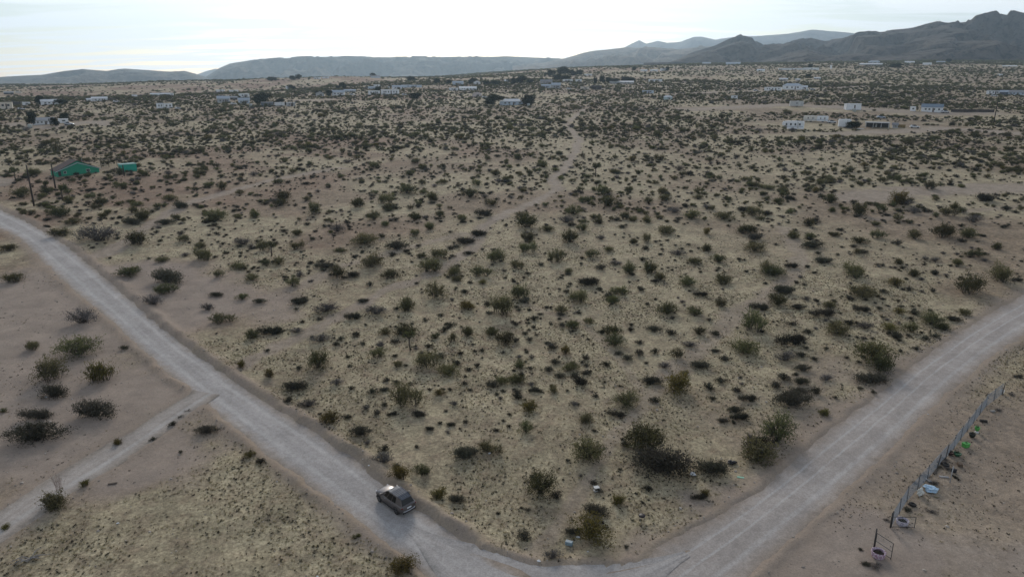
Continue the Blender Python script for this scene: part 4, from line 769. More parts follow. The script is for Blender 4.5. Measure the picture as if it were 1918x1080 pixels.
for a in [(490, 196, 19, 24, 'big round dark tree above the long trailers left of centre'), (525, 197, 10, 22, 'low green tree behind the white box truck'), (60, 236, 24, 12, 'tall dark tree at the left end of the white mobile home'),
          (104, 236, 14, 12, 'dark bushy tree at the right end of the white mobile home'), (122, 226, 13, 14, 'dark tree behind the parked truck by the mobile home'), (75, 196, 15, 17, 'dark round tree at the left end of the long white house on the left'),
          (117, 196, 9, 16, 'dark tree at the right end of the long white house on the left'), (547, 168, 8, 12, 'small dark tree beside the tiny white house below the ridge'), (598, 179, 8, 10, 'dark tree in front of the grey gabled house'), (617, 180, 10, 12, 'dark tree between the grey house and the white gabled house'),
          (643, 167, 11, 10, 'upright dark tree above the white gabled house'), (634, 167, 6, 8, 'low dark tree just left of the upright dark tree'), (708, 172, 8, 9, 'dark tree between the two white mobile homes'), (779, 186, 10, 20, 'spreading dark tree right of the two white mobile homes'),
          (920, 198, 18, 26, 'wide olive tree at the left end of the pale blue house'), (989, 198, 18, 22, 'wide dark tree at the right end of the pale blue house'), (818, 157, 9, 10, 'lone dark tree left of the pale blue cottage'), (841, 157, 7, 10, 'dark tree at the left end of the pale blue cottage'),
          (884, 157, 9, 13, 'rounded dark tree right of the pale blue cottage'), (911, 159, 7, 12, 'left tree of the dark hedge row in the centre'), (926, 159, 7, 14, 'second tree of the dark hedge row in the centre'), (962, 158, 10, 13, 'dark green tree in the middle of the hedge row'), (976, 157, 13, 14, 'tallest tree of the dark hedge row in the centre'),
          (992, 156, 6, 12, 'right tree of the dark hedge row in the centre'), (1030, 143, 11, 13, 'leftmost tree of the dark grove on the central rise'), (1048, 141, 10, 10, 'dark tree left of the tallest one in the grove'), (1057, 140, 13, 15, 'tallest tree of the dark grove on the central rise'), (1073, 142, 9, 13, 'tree right of the tallest one in the dark grove'), (1085, 141, 9, 10, 'rightmost tree of the dark grove on the central rise'),
          (1045, 150, 9, 14, 'dark tree below the grove beside the pale roofs'), (1058, 151, 8, 14, 'dark bushy tree below the right side of the grove'), (1115, 157, 10, 6, 'narrow upright tree right of the cream shed'), (1128, 155, 11, 8, 'second upright tree right of the cream shed'), (1139, 154, 8, 9, 'small tree between the upright trees and the long pale roof'),
          (1150, 156, 8, 16, 'wide low tree left of the long pale roof'), (1172, 155, 10, 14, 'round dark tree over the long pale roof'), (1181, 155, 9, 12, 'dark tree at the right end of the long pale roof'), (1250, 133, 7, 9, 'small dark tree at the right end of the far white row'), (1187, 133, 7, 6, 'small dark tree at the left end of the far white row'),
          (1517, 129, 8, 6, 'upright dark tree over the low white row under the mountain'), (1678, 127, 7, 16, 'wide dark tree on the fan below the right mountain'), (1776, 117, 6, 8, 'small dark tree above the scattered white roofs at right'), (1515, 146, 6, 9, 'round tree above the white barn'), (506, 151, 6, 12, 'left dark clump on the far skyline below the mesa'), (515, 151, 5, 10, 'second dark clump on the far skyline below the mesa'), (547, 150, 7, 10, 'third dark clump on the far skyline below the mesa'), (558, 150, 9, 9, 'tallest dark clump on the far skyline below the mesa'),
          (700, 145, 7, 9, 'dark tree beside the little far house under the mesa'), (770, 152, 8, 13, 'dark tree above the pale carport right of centre-left'), (1600, 240, 11, 26, 'brown-green thicket between the white shed and the open carport')]: tree(*a)

# ------------------------------------------------------------------ buildings
def wallmat(c): return pmat('wall_%02d_%02d_%02d' % tuple(int(v*99) for v in c), c, tuple(v*.82 for v in c), 1.2, .75, bump=.12, bscale=6)
def roofmat(c): return pmat('roof_%02d_%02d_%02d' % tuple(int(v*99) for v in c), c, tuple(v*.7 for v in c), 2.5, .85, bump=.2, bscale=9)
GLASS = pmat('window_glass', (.03, .035, .04), (.05, .055, .06), 2, .12, spec=.6)
TRIM = pmat('white_trim', (.62, .62, .60), (.5, .5, .48), 4, .6)
DARKM = pmat('dark_metal', (.045, .045, .048), (.07, .065, .06), 6, .6, .4)
TYRE = pmat('tyre_rubber', (.02, .02, .02), (.035, .033, .03), 10, .85)
STEEL = pmat('galvanised', (.30, .31, .32), (.20, .205, .21), 7, .5, .7)
WOOD = pmat('weathered_wood', (.12, .095, .075), (.07, .055, .045), 5, .9, bump=.3)
def face(p, yaw=0): return -math.atan2(p.x, p.y)+yaw
def window(x, z, w, h, yf, parent, m=TRIM):
    f = MB(); t = .07
    for q in (((x, yf-.02, z+h/2), (w+2*t, .08, t)), ((x, yf-.02, z-h/2), (w+2*t, .12, t)), ((x-w/2, yf-.02, z), (t, .08, h)), ((x+w/2, yf-.02, z), (t, .08, h)), ((x, yf-.02, z), (.04, .06, h))): f.box(*q)
    o = f.build('window', m, parent); MB().box((x, yf-.012, z), (w-.02, .03, h-.02)).build('pane', GLASS, o); return o
def house(px0, px1, yb, yt, label_, wall=(.62, .62, .6), roof=(.2, .19, .18), style='gable', yaw=0.0, nwin=2, dep=None, door=True, cat='house', name='desert_house', group='scattered desert houses', wf=.62):
    p = onground((px0+px1)/2, yb); s = depth(p)/FPX; W = (px1-px0)*s; H = max((yb-yt)*s*1.02, 2.3); D = dep or min(max(W*.45, 3.0), 9.0)
    root = empty(name, (p.x, p.y, p.z), face(p, yaw)); hw = H*wf if style in ('gable', 'end', 'hip') else H*.93
    wm, rm = wallmat(wall), roofmat(roof); b = MB().box((0, D/2, (hw-1.2)/2), (W, D, hw+1.2)); o = .3
    if style == 'gable':
        b.prism([(0.001, hw), (D-.001, hw), (D/2, H-.05)], -W/2+.003, W/2-.003, 'x')
        r = MB().prism([(-o, hw-.08), (D/2, H), (D+o, hw-.08), (D+o, hw+.06), (D/2, H+.14), (-o, hw+.06)], -W/2-o, W/2+o, 'x')
    elif style == 'end':
        b.prism([(-W/2+.003, hw), (W/2-.003, hw), (0, H-.05)], .003, D-.003)
        r = MB().prism([(-W/2-o, hw-.1), (0, H), (W/2+o, hw-.1), (W/2+o, hw+.06), (0, H+.16), (-W/2-o, hw+.06)], -o, D+o)
    elif style == 'hip':
        r = MB(); q = min(W, D)*.45; vs = [(-W/2-o, -o, hw), (W/2+o, -o, hw), (W/2+o, D+o, hw), (-W/2-o, D+o, hw), (-W/2+q, D/2, H), (W/2-q, D/2, H)]; r.add(vs, [(0, 1, 5, 4), (1, 2, 5), (2, 3, 4, 5), (3, 0, 4), (0, 3, 2, 1)])
    else:
        r = MB().box((0, D/2, hw+.09), (W+.3, D+.3, .18))
    b.build('wall', wm, root); r.build('roof', rm, root)
    if s < 0.85:
        n = nwin
        for k in range(n):
            x = (-.5+(k+.5)/n)*W*.9+(W*.05 if door and k == 0 else 0); ww = min(W/n*.34, 1.6); window(x, hw*.58, ww, hw*.34, 0, root)
        if door and W > 6:
            x = W*.5*(.14 if n % 2 == 0 else .34); dd = MB().box((x, -.025, hw*.42), (.95, .06, hw*.8)).build('door', pmat('door_paint', (.16, .13, .11), (.1, .08, .07), 3, .6), root); MB().box((x+.35, -.075, hw*.42), (.06, .05, .12)).build('handle', STEEL, dd)
        if style in ('gable', 'end', 'hip') and W > 9: MB().tube([(W*.2, D*.55, hw*.9), (W*.2, D*.55, H+.45)], .12, 8).build('vent_pipe', STEEL, root)
    return tag(root, label_, cat, group)
WH, CR, BL, GY, DK, PK = (.82, .83, .84), (.66, .59, .50), (.55, .62, .70), (.42, .42, .42), (.07, .065, .06), (.60, .52, .50)
RB, RW, RG, RD_ = (.46, .51, .57), (.74, .75, .76), (.27, .27, .28), (.075, .068, .062)
LBL = [ # left, right, foot, top (photo px), label, wall, roof, style, windows
 (0, 22, 204, 192, 'cream flat-roofed block at the left edge of the view', CR, CR, 'flat', 2), (24, 38, 197, 191, 'low dark shed right of the cream block', DK, RD_, 'flat', 0), (44, 56, 197, 192, 'tiny white trailer-like house right of the dark shed', WH, RW, 'flat', 1),
 (80, 115, 196, 187, 'long white house with dark windows between two dark trees, far left', WH, RW, 'gable', 4), (66, 101, 233, 221, 'white mobile home on the pale clearing at left', WH, GY, 'gable', 4), (111, 127, 230, 223, 'white garage beside the parked truck, far left clearing', WH, RW, 'flat', 1),
 (163, 171, 190, 186, 'small white cabin, leftmost of the row below the red ridge', WH, RW, 'gable', 1), (174, 200, 189, 182, 'long white-roofed house below the red ridge', WH, RW, 'gable', 3), (248, 257, 182, 179, 'tiny white roof alone below the red ridge', WH, RW, 'flat', 0),
 (283, 298, 180, 175, 'white house, left of the three under the red ridge', WH, RW, 'gable', 2), (300, 317, 179, 175, 'pale house, middle of the three under the red ridge', GY, RW, 'gable', 2), (319, 325, 180, 175, 'small white block, right of the three under the red ridge', WH, RW, 'flat', 1),
 (295, 306, 203, 194, 'short white camper left of the longer white trailer in the scrub', WH, RB, 'flat', 2), (308, 323, 203, 194, 'longer white trailer parked in the scrub at left', WH, RW, 'flat', 2), (9, 24, 177, 172, 'dark low house high on the slope at the left edge', DK, GY, 'gable', 1), (30, 39, 175, 172, 'cream roof high on the slope near the left edge', CR, RW, 'flat', 0),
 (408, 430, 193, 181, 'grey-blue house, left of the compound below the big dark tree', GY, RB, 'gable', 3), (447, 467, 194, 184, 'blue-walled house in the compound left of the big dark tree', BL, RB, 'gable', 3), (449, 467, 183, 176, 'white house above the blue-walled one', WH, RW, 'flat', 2), (432, 444, 187, 181, 'small dark shed in the middle of the compound', DK, GY, 'gable', 1),
 (490, 512, 199, 192, 'long dark trailer under the big round tree', (.14, .17, .2), GY, 'flat', 3), (537, 553, 199, 192, 'grey trailer right of the white box truck', GY, RW, 'flat', 2), (405, 420, 172, 169, 'low white roof, left of two above the compound', WH, RW, 'flat', 0), (430, 446, 173, 169, 'low white roof, right of two above the compound', WH, RW, 'flat', 0),
 (536, 545, 168, 162, 'tiny white house below the ridge left of centre', WH, RW, 'gable', 1), (592, 607, 180, 172, 'grey gabled house between dark trees', GY, RG, 'end', 1), (622, 645, 179, 170, 'white gabled house with pale blue roof, left of centre', WH, RB, 'gable', 3), (645, 666, 173, 168, 'pale low house behind the white gabled one', GY, RB, 'gable', 2),
 (690, 711, 177, 170, 'shorter of two white mobile homes left of centre', WH, RW, 'flat', 3), (714, 747, 177, 168, 'longer of two white mobile homes left of centre', WH, RW, 'flat', 6), (700, 712, 163, 159, 'small white roof above the two mobile homes', WH, RW, 'flat', 0), (735, 753, 167, 161, 'white house above and right of the mobile homes', WH, RB, 'gable', 2), (690, 704, 167, 163, 'pale blue low roof above the shorter mobile home', BL, RB, 'gable', 1),
 (842, 858, 170, 165, 'white trailer, left of a pair near the centre', WH, RW, 'flat', 2), (860, 892, 169, 163, 'long white row house, right of a pair near the centre', WH, RW, 'gable', 5), (885, 902, 181, 173, 'pinkish white angled house near the centre', PK, PK, 'end', 1), (937, 981, 197, 186, 'pale blue house with low white roof in the centre scrub', BL, RW, 'hip', 4),
 (848, 868, 159, 153, 'pale blue cottage between dark trees near the centre', BL, RB, 'gable', 2), (887, 899, 158, 152, 'whitish gabled cottage right of the rounded dark tree', WH, RW, 'end', 1), (945, 952, 155, 150, 'narrow pale house behind the hedge row', GY, RW, 'gable', 1), (1014, 1031, 165, 159, 'pale blue shed left under the dark grove', BL, RB, 'gable', 2), (1012, 1034, 157, 150, 'grey-roofed house right below the dark grove', GY, RG, 'gable', 2), (1033, 1050, 166, 156, 'pale grey house, largest under the dark grove', GY, RB, 'gable', 2), (1054, 1072, 153, 149, 'long low white shed under the right of the grove', WH, RW, 'flat', 2),
 (1078, 1089, 154, 149, 'bright white block right under the dark grove', WH, RW, 'flat', 1), (1087, 1103, 168, 163, 'cream shed left of the dark barn', CR, CR, 'flat', 1), (1107, 1126, 168, 161, 'dark brown barn right of the cream shed', DK, RD_, 'gable', 0), (1095, 1109, 142, 139, 'white roof right of the dark grove', WH, RW, 'flat', 0), (1142, 1186, 157, 152, 'long pale roof among dark trees, centre right', GY, RW, 'gable', 3), (1215, 1240, 153, 149, 'low white house below the reddish clearing', WH, RW, 'flat', 2),
 (1200, 1212, 134, 131, 'left white cabin of the far central row', WH, RW, 'gable', 0), (1218, 1232, 134, 131, 'middle white cabin of the far central row', WH, RW, 'gable', 0), (1237, 1249, 133, 129, 'right white cabin of the far central row', WH, RW, 'gable', 0), (1203, 1224, 175, 170, 'pale bluish trailer in the dark scrub right of centre', BL, RB, 'flat', 2), (1243, 1259, 187, 180, 'small teal-white house alone in the scrub', (.5, .6, .6), RW, 'hip', 1), (1370, 1381, 185, 181, 'tiny pale shed in the scrub below the white barn', WH, RB, 'flat', 1),
 (1432, 1462, 170, 164, 'long dark-windowed white trailer left of the white barn', WH, RW, 'flat', 5), (1466, 1500, 168, 157, 'white metal barn with pale blue hipped roof', WH, RB, 'hip', 3), (1500, 1512, 167, 161, 'white annex at the right end of the barn', WH, RW, 'gable', 1), (1460, 1475, 152, 147, 'left pale cabin above the white barn', PK, RW, 'gable', 1), (1490, 1498, 152, 148, 'middle pale cabin above the white barn', PK, RW, 'gable', 0), (1525, 1536, 149, 146, 'right pale cabin above the white barn', GY, RW, 'gable', 0),
 (1418, 1432, 134, 130, 'pale house at the left end of the low white row under the mountain', WH, RW, 'gable', 0), (1460, 1502, 131, 128, 'longest building of the low white row under the mountain', WH, RW, 'flat', 0), (1505, 1532, 131, 127, 'right building of the low white row under the mountain', WH, RW, 'flat', 0), (1555, 1558, 129, 122, 'narrow white tower-like tank house under the mountain', WH, RW, 'flat', 0), (1316, 1331, 121, 117, 'pale house at the foot of the pointed peak, left one', GY, RB, 'gable', 0), (1360, 1386, 122, 117, 'pale house at the foot of the pointed peak, right one', BL, RB, 'gable', 0),
 (1612, 1650, 123, 119, 'long pale house on the fan below the mountain', GY, RW, 'gable', 0), (1627, 1646, 118, 114, 'blue-roofed house behind the long pale one', BL, RB, 'hip', 0), (1695, 1711, 119, 115, 'white house on the fan, left of the scattered right group', WH, RW, 'gable', 0), (1728, 1743, 113, 110, 'highest white house on the fan at right', WH, RW, 'gable', 0), (1729, 1743, 122, 118, 'white house below the highest one at right', WH, RW, 'gable', 0), (1755, 1769, 119, 115, 'pale house right of the scattered white group', GY, RB, 'gable', 0), (1879, 1902, 126, 123, 'low cream house near the right edge under the mountain', CR, RW, 'gable', 0), (1869, 1877, 142, 139, 'tiny white roof near the right edge', WH, RW, 'flat', 0),
 (1849, 1871, 177, 170, 'white house with dark openings near the right edge', WH, RG, 'flat', 3), (1873, 1886, 178, 170, 'dark blue shed right of the white house at the edge', (.10, .12, .16), RB, 'gable', 1), (1888, 1918, 178, 170, 'long blue-grey house cut by the right edge', BL, RG, 'gable', 4),
 (695, 712, 146, 142, 'little far house under the mesa beside a dark tree', BL, RG, 'gable', 0), (588, 600, 148, 146, 'left white speck house on the far skyline', WH, RW, 'flat', 0), (604, 616, 147, 144, 'right white speck house on the far skyline', WH, RW, 'flat', 0), (752, 790, 164, 161, 'long grey-blue roof above the centre-left scrub', BL, RB, 'flat', 2),
 (1585, 1612, 206, 195, 'white shipping container with dark open end on the bare pad', WH, RW, 'flat', 0), (1705, 1714, 208, 200, 'small white shed left of the blue-roofed mobile home', WH, RW, 'flat', 1), (1727, 1762, 210, 196, 'white mobile home with blue roof on the right pad', WH, (.22, .28, .34), 'gable', 4), (1672, 1681, 240, 231, 'little grey shed right of the open carport', GY, RG, 'gable', 1)]
for a in LBL:
    ho_ = house(*a[:5], wall=a[5], roof=a[6], style=a[7], nwin=a[8], yaw=random.uniform(-.12, .12), group='scattered desert houses')
# dark panel on the container's end, standing in for its shaded inside
for o in bpy.data.objects:
    if o.get('label', '').startswith('white shipping container'):
        W_ = o.children[0].dimensions.x; o.rotation_euler.z += .28; MB().box((W_/2+.02, 1.6, 1.35), (.06, 2.6, 2.3)).build('inside_shade_panel', DARKM, o)
# green house and shed
gh = house(112, 184, 327, 302, 'bright green gabled house with brown roof on the left', wall=(.03, .29, .175), roof=(.115, .085, .075), style='end', yaw=.30, nwin=0, door=False, dep=6.5, wf=.34, group=None)
W_ = gh.children[0].dimensions.x
window(-W_*.30, 1.1, .9, .8, 0, gh); window(W_*.22, 1.2, 1.2, .9, 0, gh)
gd = MB().box((-W_*.42, -.03, .8), (.9, .06, 1.6)).build('door', DARKM, gh); MB().box((-W_*.42+.3, -.09, .8), (.05, .05, .1)).build('handle', STEEL, gd)
MB().prism([(-W_/2-.32, 1.32), (0, 4.02), (W_/2+.32, 1.32), (W_/2+.32, 1.55), (0, 4.28), (-W_/2-.32, 1.55)], -.36, -.302).build('fascia', pmat('pale_fascia', (.42, .5, .52), (.34, .4, .42), 3, .7), gh)
MB().box((W_*.05, 3.6, 4.1), (.8, .8, 1.2)).build('chimney', pmat('chimney_block', (.4, .38, .36), (.3, .28, .27), 4, .9), gh)
gs_h = house(229, 256, 322, 308, 'small turquoise green shed right of the green house', wall=(.03, .36, .26), roof=(.30, .50, .47), style='flat', yaw=.25, nwin=0, door=False, dep=3.2, cat='shed', name='garden_shed', group=None)
W_ = gs_h.children[0].dimensions.x; MB().box((-W_/2-.02, 1.4, 1.0), (.05, 1.0, 1.9)).build('door', DARKM, gs_h)
# timber frame pergola behind the green house
pg = onground(212, 312); pe = empty('pergola', pg, face(pg)); 
for x in (-4, -1.4, 1.4, 4):
    for y in (0, 3.4): MB().box((x, y, 1.2), (.16, .16, 2.8)).build('post', WOOD, pe)
for k in range(9): MB().box((-4.2+k*1.05, 1.7, 2.72), (.10, 4.2, .16)).build('rafter', WOOD, pe)
for y in (0, 3.4): MB().box((0, y, 2.56), (8.8, .14, .16)).build('beam', WOOD, pe)
tag(pe, 'dark timber pergola frame between the green house and green shed', 'pergola')
# open carport in the compound on the right
cp = onground(1642, 240); s_ = depth(cp)/FPX; Wc = 40*s_; ce = empty('carport', cp, face(cp, -.05))
for x in (-Wc/2+.2, -Wc/6, Wc/6, Wc/2-.2):
    for y in (0, 5): MB().box((x, y, 1.1), (.18, .18, 3.2)).build('post', TRIM, ce)
MB().box((0, 2.5, 2.85), (Wc+.6, 6.4, .22)).build('roof', roofmat((.36, .36, .37)), ce); MB().box((0, 5.2, .9), (Wc, .12, 3.2)).build('back_wall', pmat('carport_back', (.08, .075, .075), (.05, .05, .05), 2, .9), ce); MB().box((0, -.75, 2.83), (Wc+.7, .08, .3)).build('fascia', TRIM, ce)
tag(ce, 'open grey-roofed carport with white posts in the right compound', 'carport')
q = onground(1641, 238.4); MB().box((0, 0, .85), (1.1, .12, 1.7), Matrix.Rotation(.15, 3, 'Y')).build('door_panel', TRIM).location = q
tag(bpy.data.objects['door_panel'], 'white door panel leaning at the front of the carport', 'panel')
q = onground(1612, 242); o = MB().box((0, 0, .12), (3.0, 1.2, .3)).build('white_board', TRIM, bevel=.04); o.location = q; tag(o, 'white board lying on the ground left of the carport', 'board')
q = onground(1688, 239); o = empty('hay_stack', q, face(q))
for k in range(6):
    MB().box(((k % 3-1)*1.35, (k % 2)*.1, .42+(k//3)*.84), (1.3, 1.1, .82)).build('bale', pmat('straw_bale', (.26, .19, .08), (.16, .11, .05), 5, .95, bump=.6), o, bevel=.06)
tag(o, 'golden brown stack of bales left of the white pickup', 'stack')
# low dark wall at the right
A, Bq = onground(1781, 210), onground(1862, 210.5); d_ = (Bq-A); o = empty('low_fence', A, math.atan2(d_.y, d_.x)); n_ = 14
for k in range(n_): MB().box((d_.length*(k+.5)/n_, 0, .75), (d_.length/n_-.12, .10, 1.9)).build('panel', pmat('dark_panel', (.075, .062, .055), (.05, .042, .04), 2, .9, rand=.2), o)
for k in range(n_+1): MB().box((d_.length*k/n_, 0, .8), (.11, .14, 2.1)).build('post', WOOD, o)
tag(o, 'low dark brown panel fence right of the blue-roofed mobile home', 'fence')

# ------------------------------------------------------------------ vehicles
def wheel(x, y, r, w, parent, s):
    t = MB(); n = 22; prof = [(r*.62, -w/2), (r*.93, -w/2), (r, -w*.3), (r, w*.3), (r*.93, w/2), (r*.62, w/2)]; vs, fs = [], []
    for i, (rr_, yy) in enumerate(prof):
        for k in range(n): a = 2*math.pi*k/n; vs.append((x+rr_*math.cos(a), y+yy, r+rr_*math.sin(a)))
    for i in range(len(prof)-1):
        for k in range(n): fs.append((i*n+k, i*n+(k+1) % n, (i+1)*n+(k+1) % n, (i+1)*n+k))
    fs.append(tuple(range(n))); fs.append(tuple((len(prof)-1)*n+k for k in range(n))[::-1])
    o = t.add(vs, fs).build('wheel', TYRE, parent, True)
    b = MB(); yo = y+s*(w/2+.004)
    for k in range(5):
        a = 2*math.pi*k/5+.3; b.box((x+math.cos(a)*r*.32, yo, r+math.sin(a)*r*.32), (r*.56, .03, r*.15), Matrix.Rotation(-a, 3, 'Y'))
    b.tube([(x, yo-s*.02, r), (x, yo+s*.02, r)], r*.16, 10); b.build('rim', pmat('alloy', (.20, .20, .21), (.14, .14, .15), 5, .35, .9), o)
def make_suv(loc, rz, paint, label_, detail=True, L=4.45, group=None):
    root = empty('parked_car', loc, rz); k = L/4.45
    st = [(-2.20, .50, .96, .74), (-2.12, .40, 1.02, .84), (-1.75, .34, 1.05, .915), (-1.0, .30, 1.03, .925), (0, .29, 1.00, .925), (.85, .30, 1.00, .925), (1.35, .32, .97, .905), (1.85, .36, .90, .86), (2.12, .42, .80, .76), (2.24, .50, .70, .60)]
    vs, fs = [], []
    for x, zb, zt, hw in st:
        half = [(hw*.80, zb), (hw*.96, zb+.10), (hw, zb+(zt-zb)*.42), (hw*.985, zt-.16), (hw*.93, zt-.03), (hw*.62, zt+.025), (0, zt+.04)]
        row = half+[(-y, z) for y, z in half[-2::-1]]; vs += [(x*k, y*k, z*k) for y, z in row]
    m = 13
    for i in range(len(st)-1):
        for j in range(m): fs.append((i*m+j, i*m+(j+1) % m, (i+1)*m+(j+1) % m, (i+1)*m+j))
    fs += [tuple(range(m))[::-1], tuple((len(st)-1)*m+j for j in range(m))]
    MB().add(vs, fs).build('body', paint, root, True).modifiers.new('edge', 'BEVEL').width = .015
    # cabin: belt outline to roof outline
    belt = [(1.12, .80, 1.00), (.2, .86, 1.0), (-1.2, .86, 1.03), (-2.06, .74, 1.04)]; roof = [(.32, .62, 1.56), (-.2, .66, 1.62), (-1.2, .64, 1.60), (-1.72, .58, 1.52)]
    vs = []
    for lst in (belt, roof):
        vs += [(x*k, y*k, z*k) for x, y, z in lst]+[(x*k, -y*k, z*k) for x, y, z in lst[::-1]]
    fs = [(i, (i+1) % 8, 8+(i+1) % 8, 8+i) for i in range(8)]+[(8, 9, 14, 15), (9, 10, 13, 14), (10, 11, 12, 13)]
    cab = MB().add(vs, fs).build('cabin', paint, root)
    def panel(a, b, c, d, ins, nm, mt, off=.012, parent=root):
        a, b, c, d = [Vector(q)*k for q in (a, b, c, d)]; ctr = (a+b+c+d)/4; n = (b-a).cross(d-a).normalized()
        if n.dot(ctr-Vector((-.3*k, 0, 1.1*k))) < 0: n = -n
        q = [p+(ctr-p)*ins+n*off for p in (a, b, c, d)]
        return MB().add([*q, *[p-n*.02 for p in q]], [(0, 1, 2, 3), (7, 6, 5, 4), (0, 4, 5, 1), (1, 5, 6, 2), (2, 6, 7, 3), (3, 7, 4, 0)]).build(nm, mt, parent)
    GL = pmat('car_glass', (.008, .009, .010), (.012, .013, .014), 2, .08, spec=.3)
    mir = lambda p: (p[0], -p[1], p[2])
    panel(belt[0], mir(belt[0]), mir(roof[0]), roof[0], .07, 'windshield', GL)
    panel(belt[3], mir(belt[3]), mir(roof[3]), roof[3], .08, 'rear_window', GL)
    for f_ in (lambda p: p, mir):
        bl = [f_(p) for p in belt]; rf = [f_(p) for p in roof]
        panel((.92, bl[0][1]*.985, 1.02), bl[1], rf[1], rf[0], .10, 'side_window', GL); panel(bl[1], (-.55, bl[1][1], 1.02), (-.7, rf[1][1]*.99, 1.61), rf[1], .09, 'side_window', GL); panel((-.6, bl[1][1], 1.03), bl[2], rf[2], (-.72, rf[1][1]*.99, 1.61), .12, 'side_window', GL)
    RP = pmat('roof_glass', (.028, .033, .045), (.04, .045, .055), 2, .13, spec=.7, coat=.5)
    rfp = MB()
    for a, b in ((0, 1), (1, 2), (2, 3)):
        A_, B_ = roof[a], roof[b]; rfp.add([(A_[0]*k, -A_[1]*.97*k, A_[2]*k+.012), (A_[0]*k, A_[1]*.97*k, A_[2]*k+.012), (B_[0]*k, B_[1]*.97*k, B_[2]*k+.012), (B_[0]*k, -B_[1]*.97*k, B_[2]*k+.012)], [(0, 1, 2, 3)])
    rp = rfp.build('roof_panel', RP, root)
    for y in (-.3, -.1, .1, .3): MB().tube([(.26*k, y*k, 1.585*k), (-.2*k, y*k, 1.638*k), (-1.2*k, y*k, 1.618*k), (-1.6*k, y*k, 1.555*k)], .014, 5).build('roof_rib', pmat('rib_grey', (.12, .12, .13), (.09, .09, .1), 3, .4), rp)
    for s in (-1, 1):
        MB().tube([(.25*k, s*.60*k, 1.60*k), (-.2*k, s*.63*k, 1.69*k), (-1.2*k, s*.61*k, 1.67*k), (-1.65*k, s*.56*k, 1.57*k)], .022, 6).build('roof_rail', DARKM, root)
        for x in (-1.32, 1.40):
            wheel(x*k, s*.80*k, .355*k, .235*k, root, s)
            ar = MB(); n = 14; pr = []
            for j in range(n+1): a = math.pi*j/n; pr.append((x*k+math.cos(a)*.45*k, .34*k+math.sin(a)*.43*k))
            pr += [(p[0]*1.0+(x*k-p[0])*.17, .34*k+(p[1]-.34*k)*.83) for p in pr[::-1]]; v0 = [(a_, s*.925*k, z_) for a_, z_ in pr]; v1 = [(a_, s*.86*k, z_) for a_, z_ in pr]; N_ = len(pr)
            ar.add(v0+v1, [tuple(range(N_)), tuple(range(2*N_-1, N_-1, -1))]+[(j, (j+1) % N_, N_+(j+1) % N_, N_+j) for j in range(N_)]).build('wheel_arch', DARKM, root)
        MB().box((.98*k, s*.96*k, 1.05*k), (.14, .22, .15)).build('mirror', paint, root, bevel=.03)
        MB().box((2.06*k, s*.60*k, .74*k), (.26, .30, .12), Matrix.Rotation(s*-.5, 3, 'Z')).build('headlight', pmat('lamp_clear', (.65, .66, .68), (.5, .5, .52), 4, .15), root, bevel=.02)
        MB().box((-2.11*k, s*.68*k, .90*k), (.16, .30, .13), Matrix.Rotation(s*.35, 3, 'Z')).build('taillight', pmat('lamp_red', (.16, .01, .012), (.1, .008, .01), 4, .15), root, bevel=.02)
        MB().box((0, s*.905*k, .36*k), (2.0*k, .06, .15)).build('sill', DARKM, root)
        if detail:
            for x in (.35, -.70): MB().box((x*k, s*.925*k, .90*k), (.20, .035, .035)).build('door_handle', STEEL, root)
    MB().box((-2.19*k, 0, .42*k), (.10, 1.50*k, .20)).build('bumper', DARKM, root, bevel=.03); MB().tube([(-2.08*k, -.80*k, .56*k), (-2.25*k, -.5*k, .55*k), (-2.27*k, 0, .55*k), (-2.25*k, .5*k, .55*k), (-2.08*k, .80*k, .56*k)], .05, 6).build('bumper_trim', pmat('silver_trim', (.55, .55, .56), (.45, .45, .46), 4, .3, .7), root)
    MB().box((-2.215*k, 0, .78*k), (.03, .52, .15)).build('licence_plate', pmat('plate', (.7, .72, .74), (.6, .62, .64), 6, .5), root); MB().box((2.23*k, 0, .55*k), (.06, 1.0*k, .22)).build('grille', DARKM, root)
    MB().box((-1.74*k, 0, 1.535*k), (.22, 1.02*k, .03), Matrix.Rotation(-.2, 3, 'Y')).build('spoiler', RP, root, bevel=.01)
    return tag(root, label_, 'car', group)
PAINT = pmat('bronze_paint', (.14, .126, .122), (.125, .112, .11), 2, .36, .6, coat=.4)
cp_ = ground(741, 944); j_ = int(np.hypot(ROAD_L[:, 0]-cp_.x, ROAD_L[:, 1]-cp_.y).argmin()); t_ = ROAD_L[j_-4, :2]-ROAD_L[j_+4, :2]; rz_ = math.atan2(t_[1], t_[0])
car = make_suv((cp_.x, cp_.y, float(hs_(cp_.x, cp_.y))+.02), rz_, PAINT, 'dark bronze crossover car on the dirt road', L=4.85)
car.scale = (1, 1, 1.07); car.rotation_mode = 'QUATERNION'; nrm = Vector((0, -SLOPE, 1)).normalized(); car.rotation_quaternion = Vector((0, 0, 1)).rotation_difference(nrm) @ Matrix.Rotation(rz_, 3, 'Z').to_quaternion()
for px, py, yaw, col_, lb in ((1650, 222, .2, (.40, .44, .50), 'silver-blue car parked behind the open carport'), (1713, 240, .1, (.62, .62, .62), 'white pickup-like car parked right of the bale stack'), (130, 234, -.4, (.45, .46, .48), 'grey truck parked on the pale clearing beside the white garage'), (1416, 171, .1, (.6, .6, .6), 'white car left of the long dark-windowed trailer')):
    p = onground(px, py); make_suv((p.x, p.y, p.z-.05), face(p, yaw), pmat('paint_%d' % px, col_, tuple(v*.9 for v in col_), 2, .3, .3, coat=.5), lb, False, 4.9)
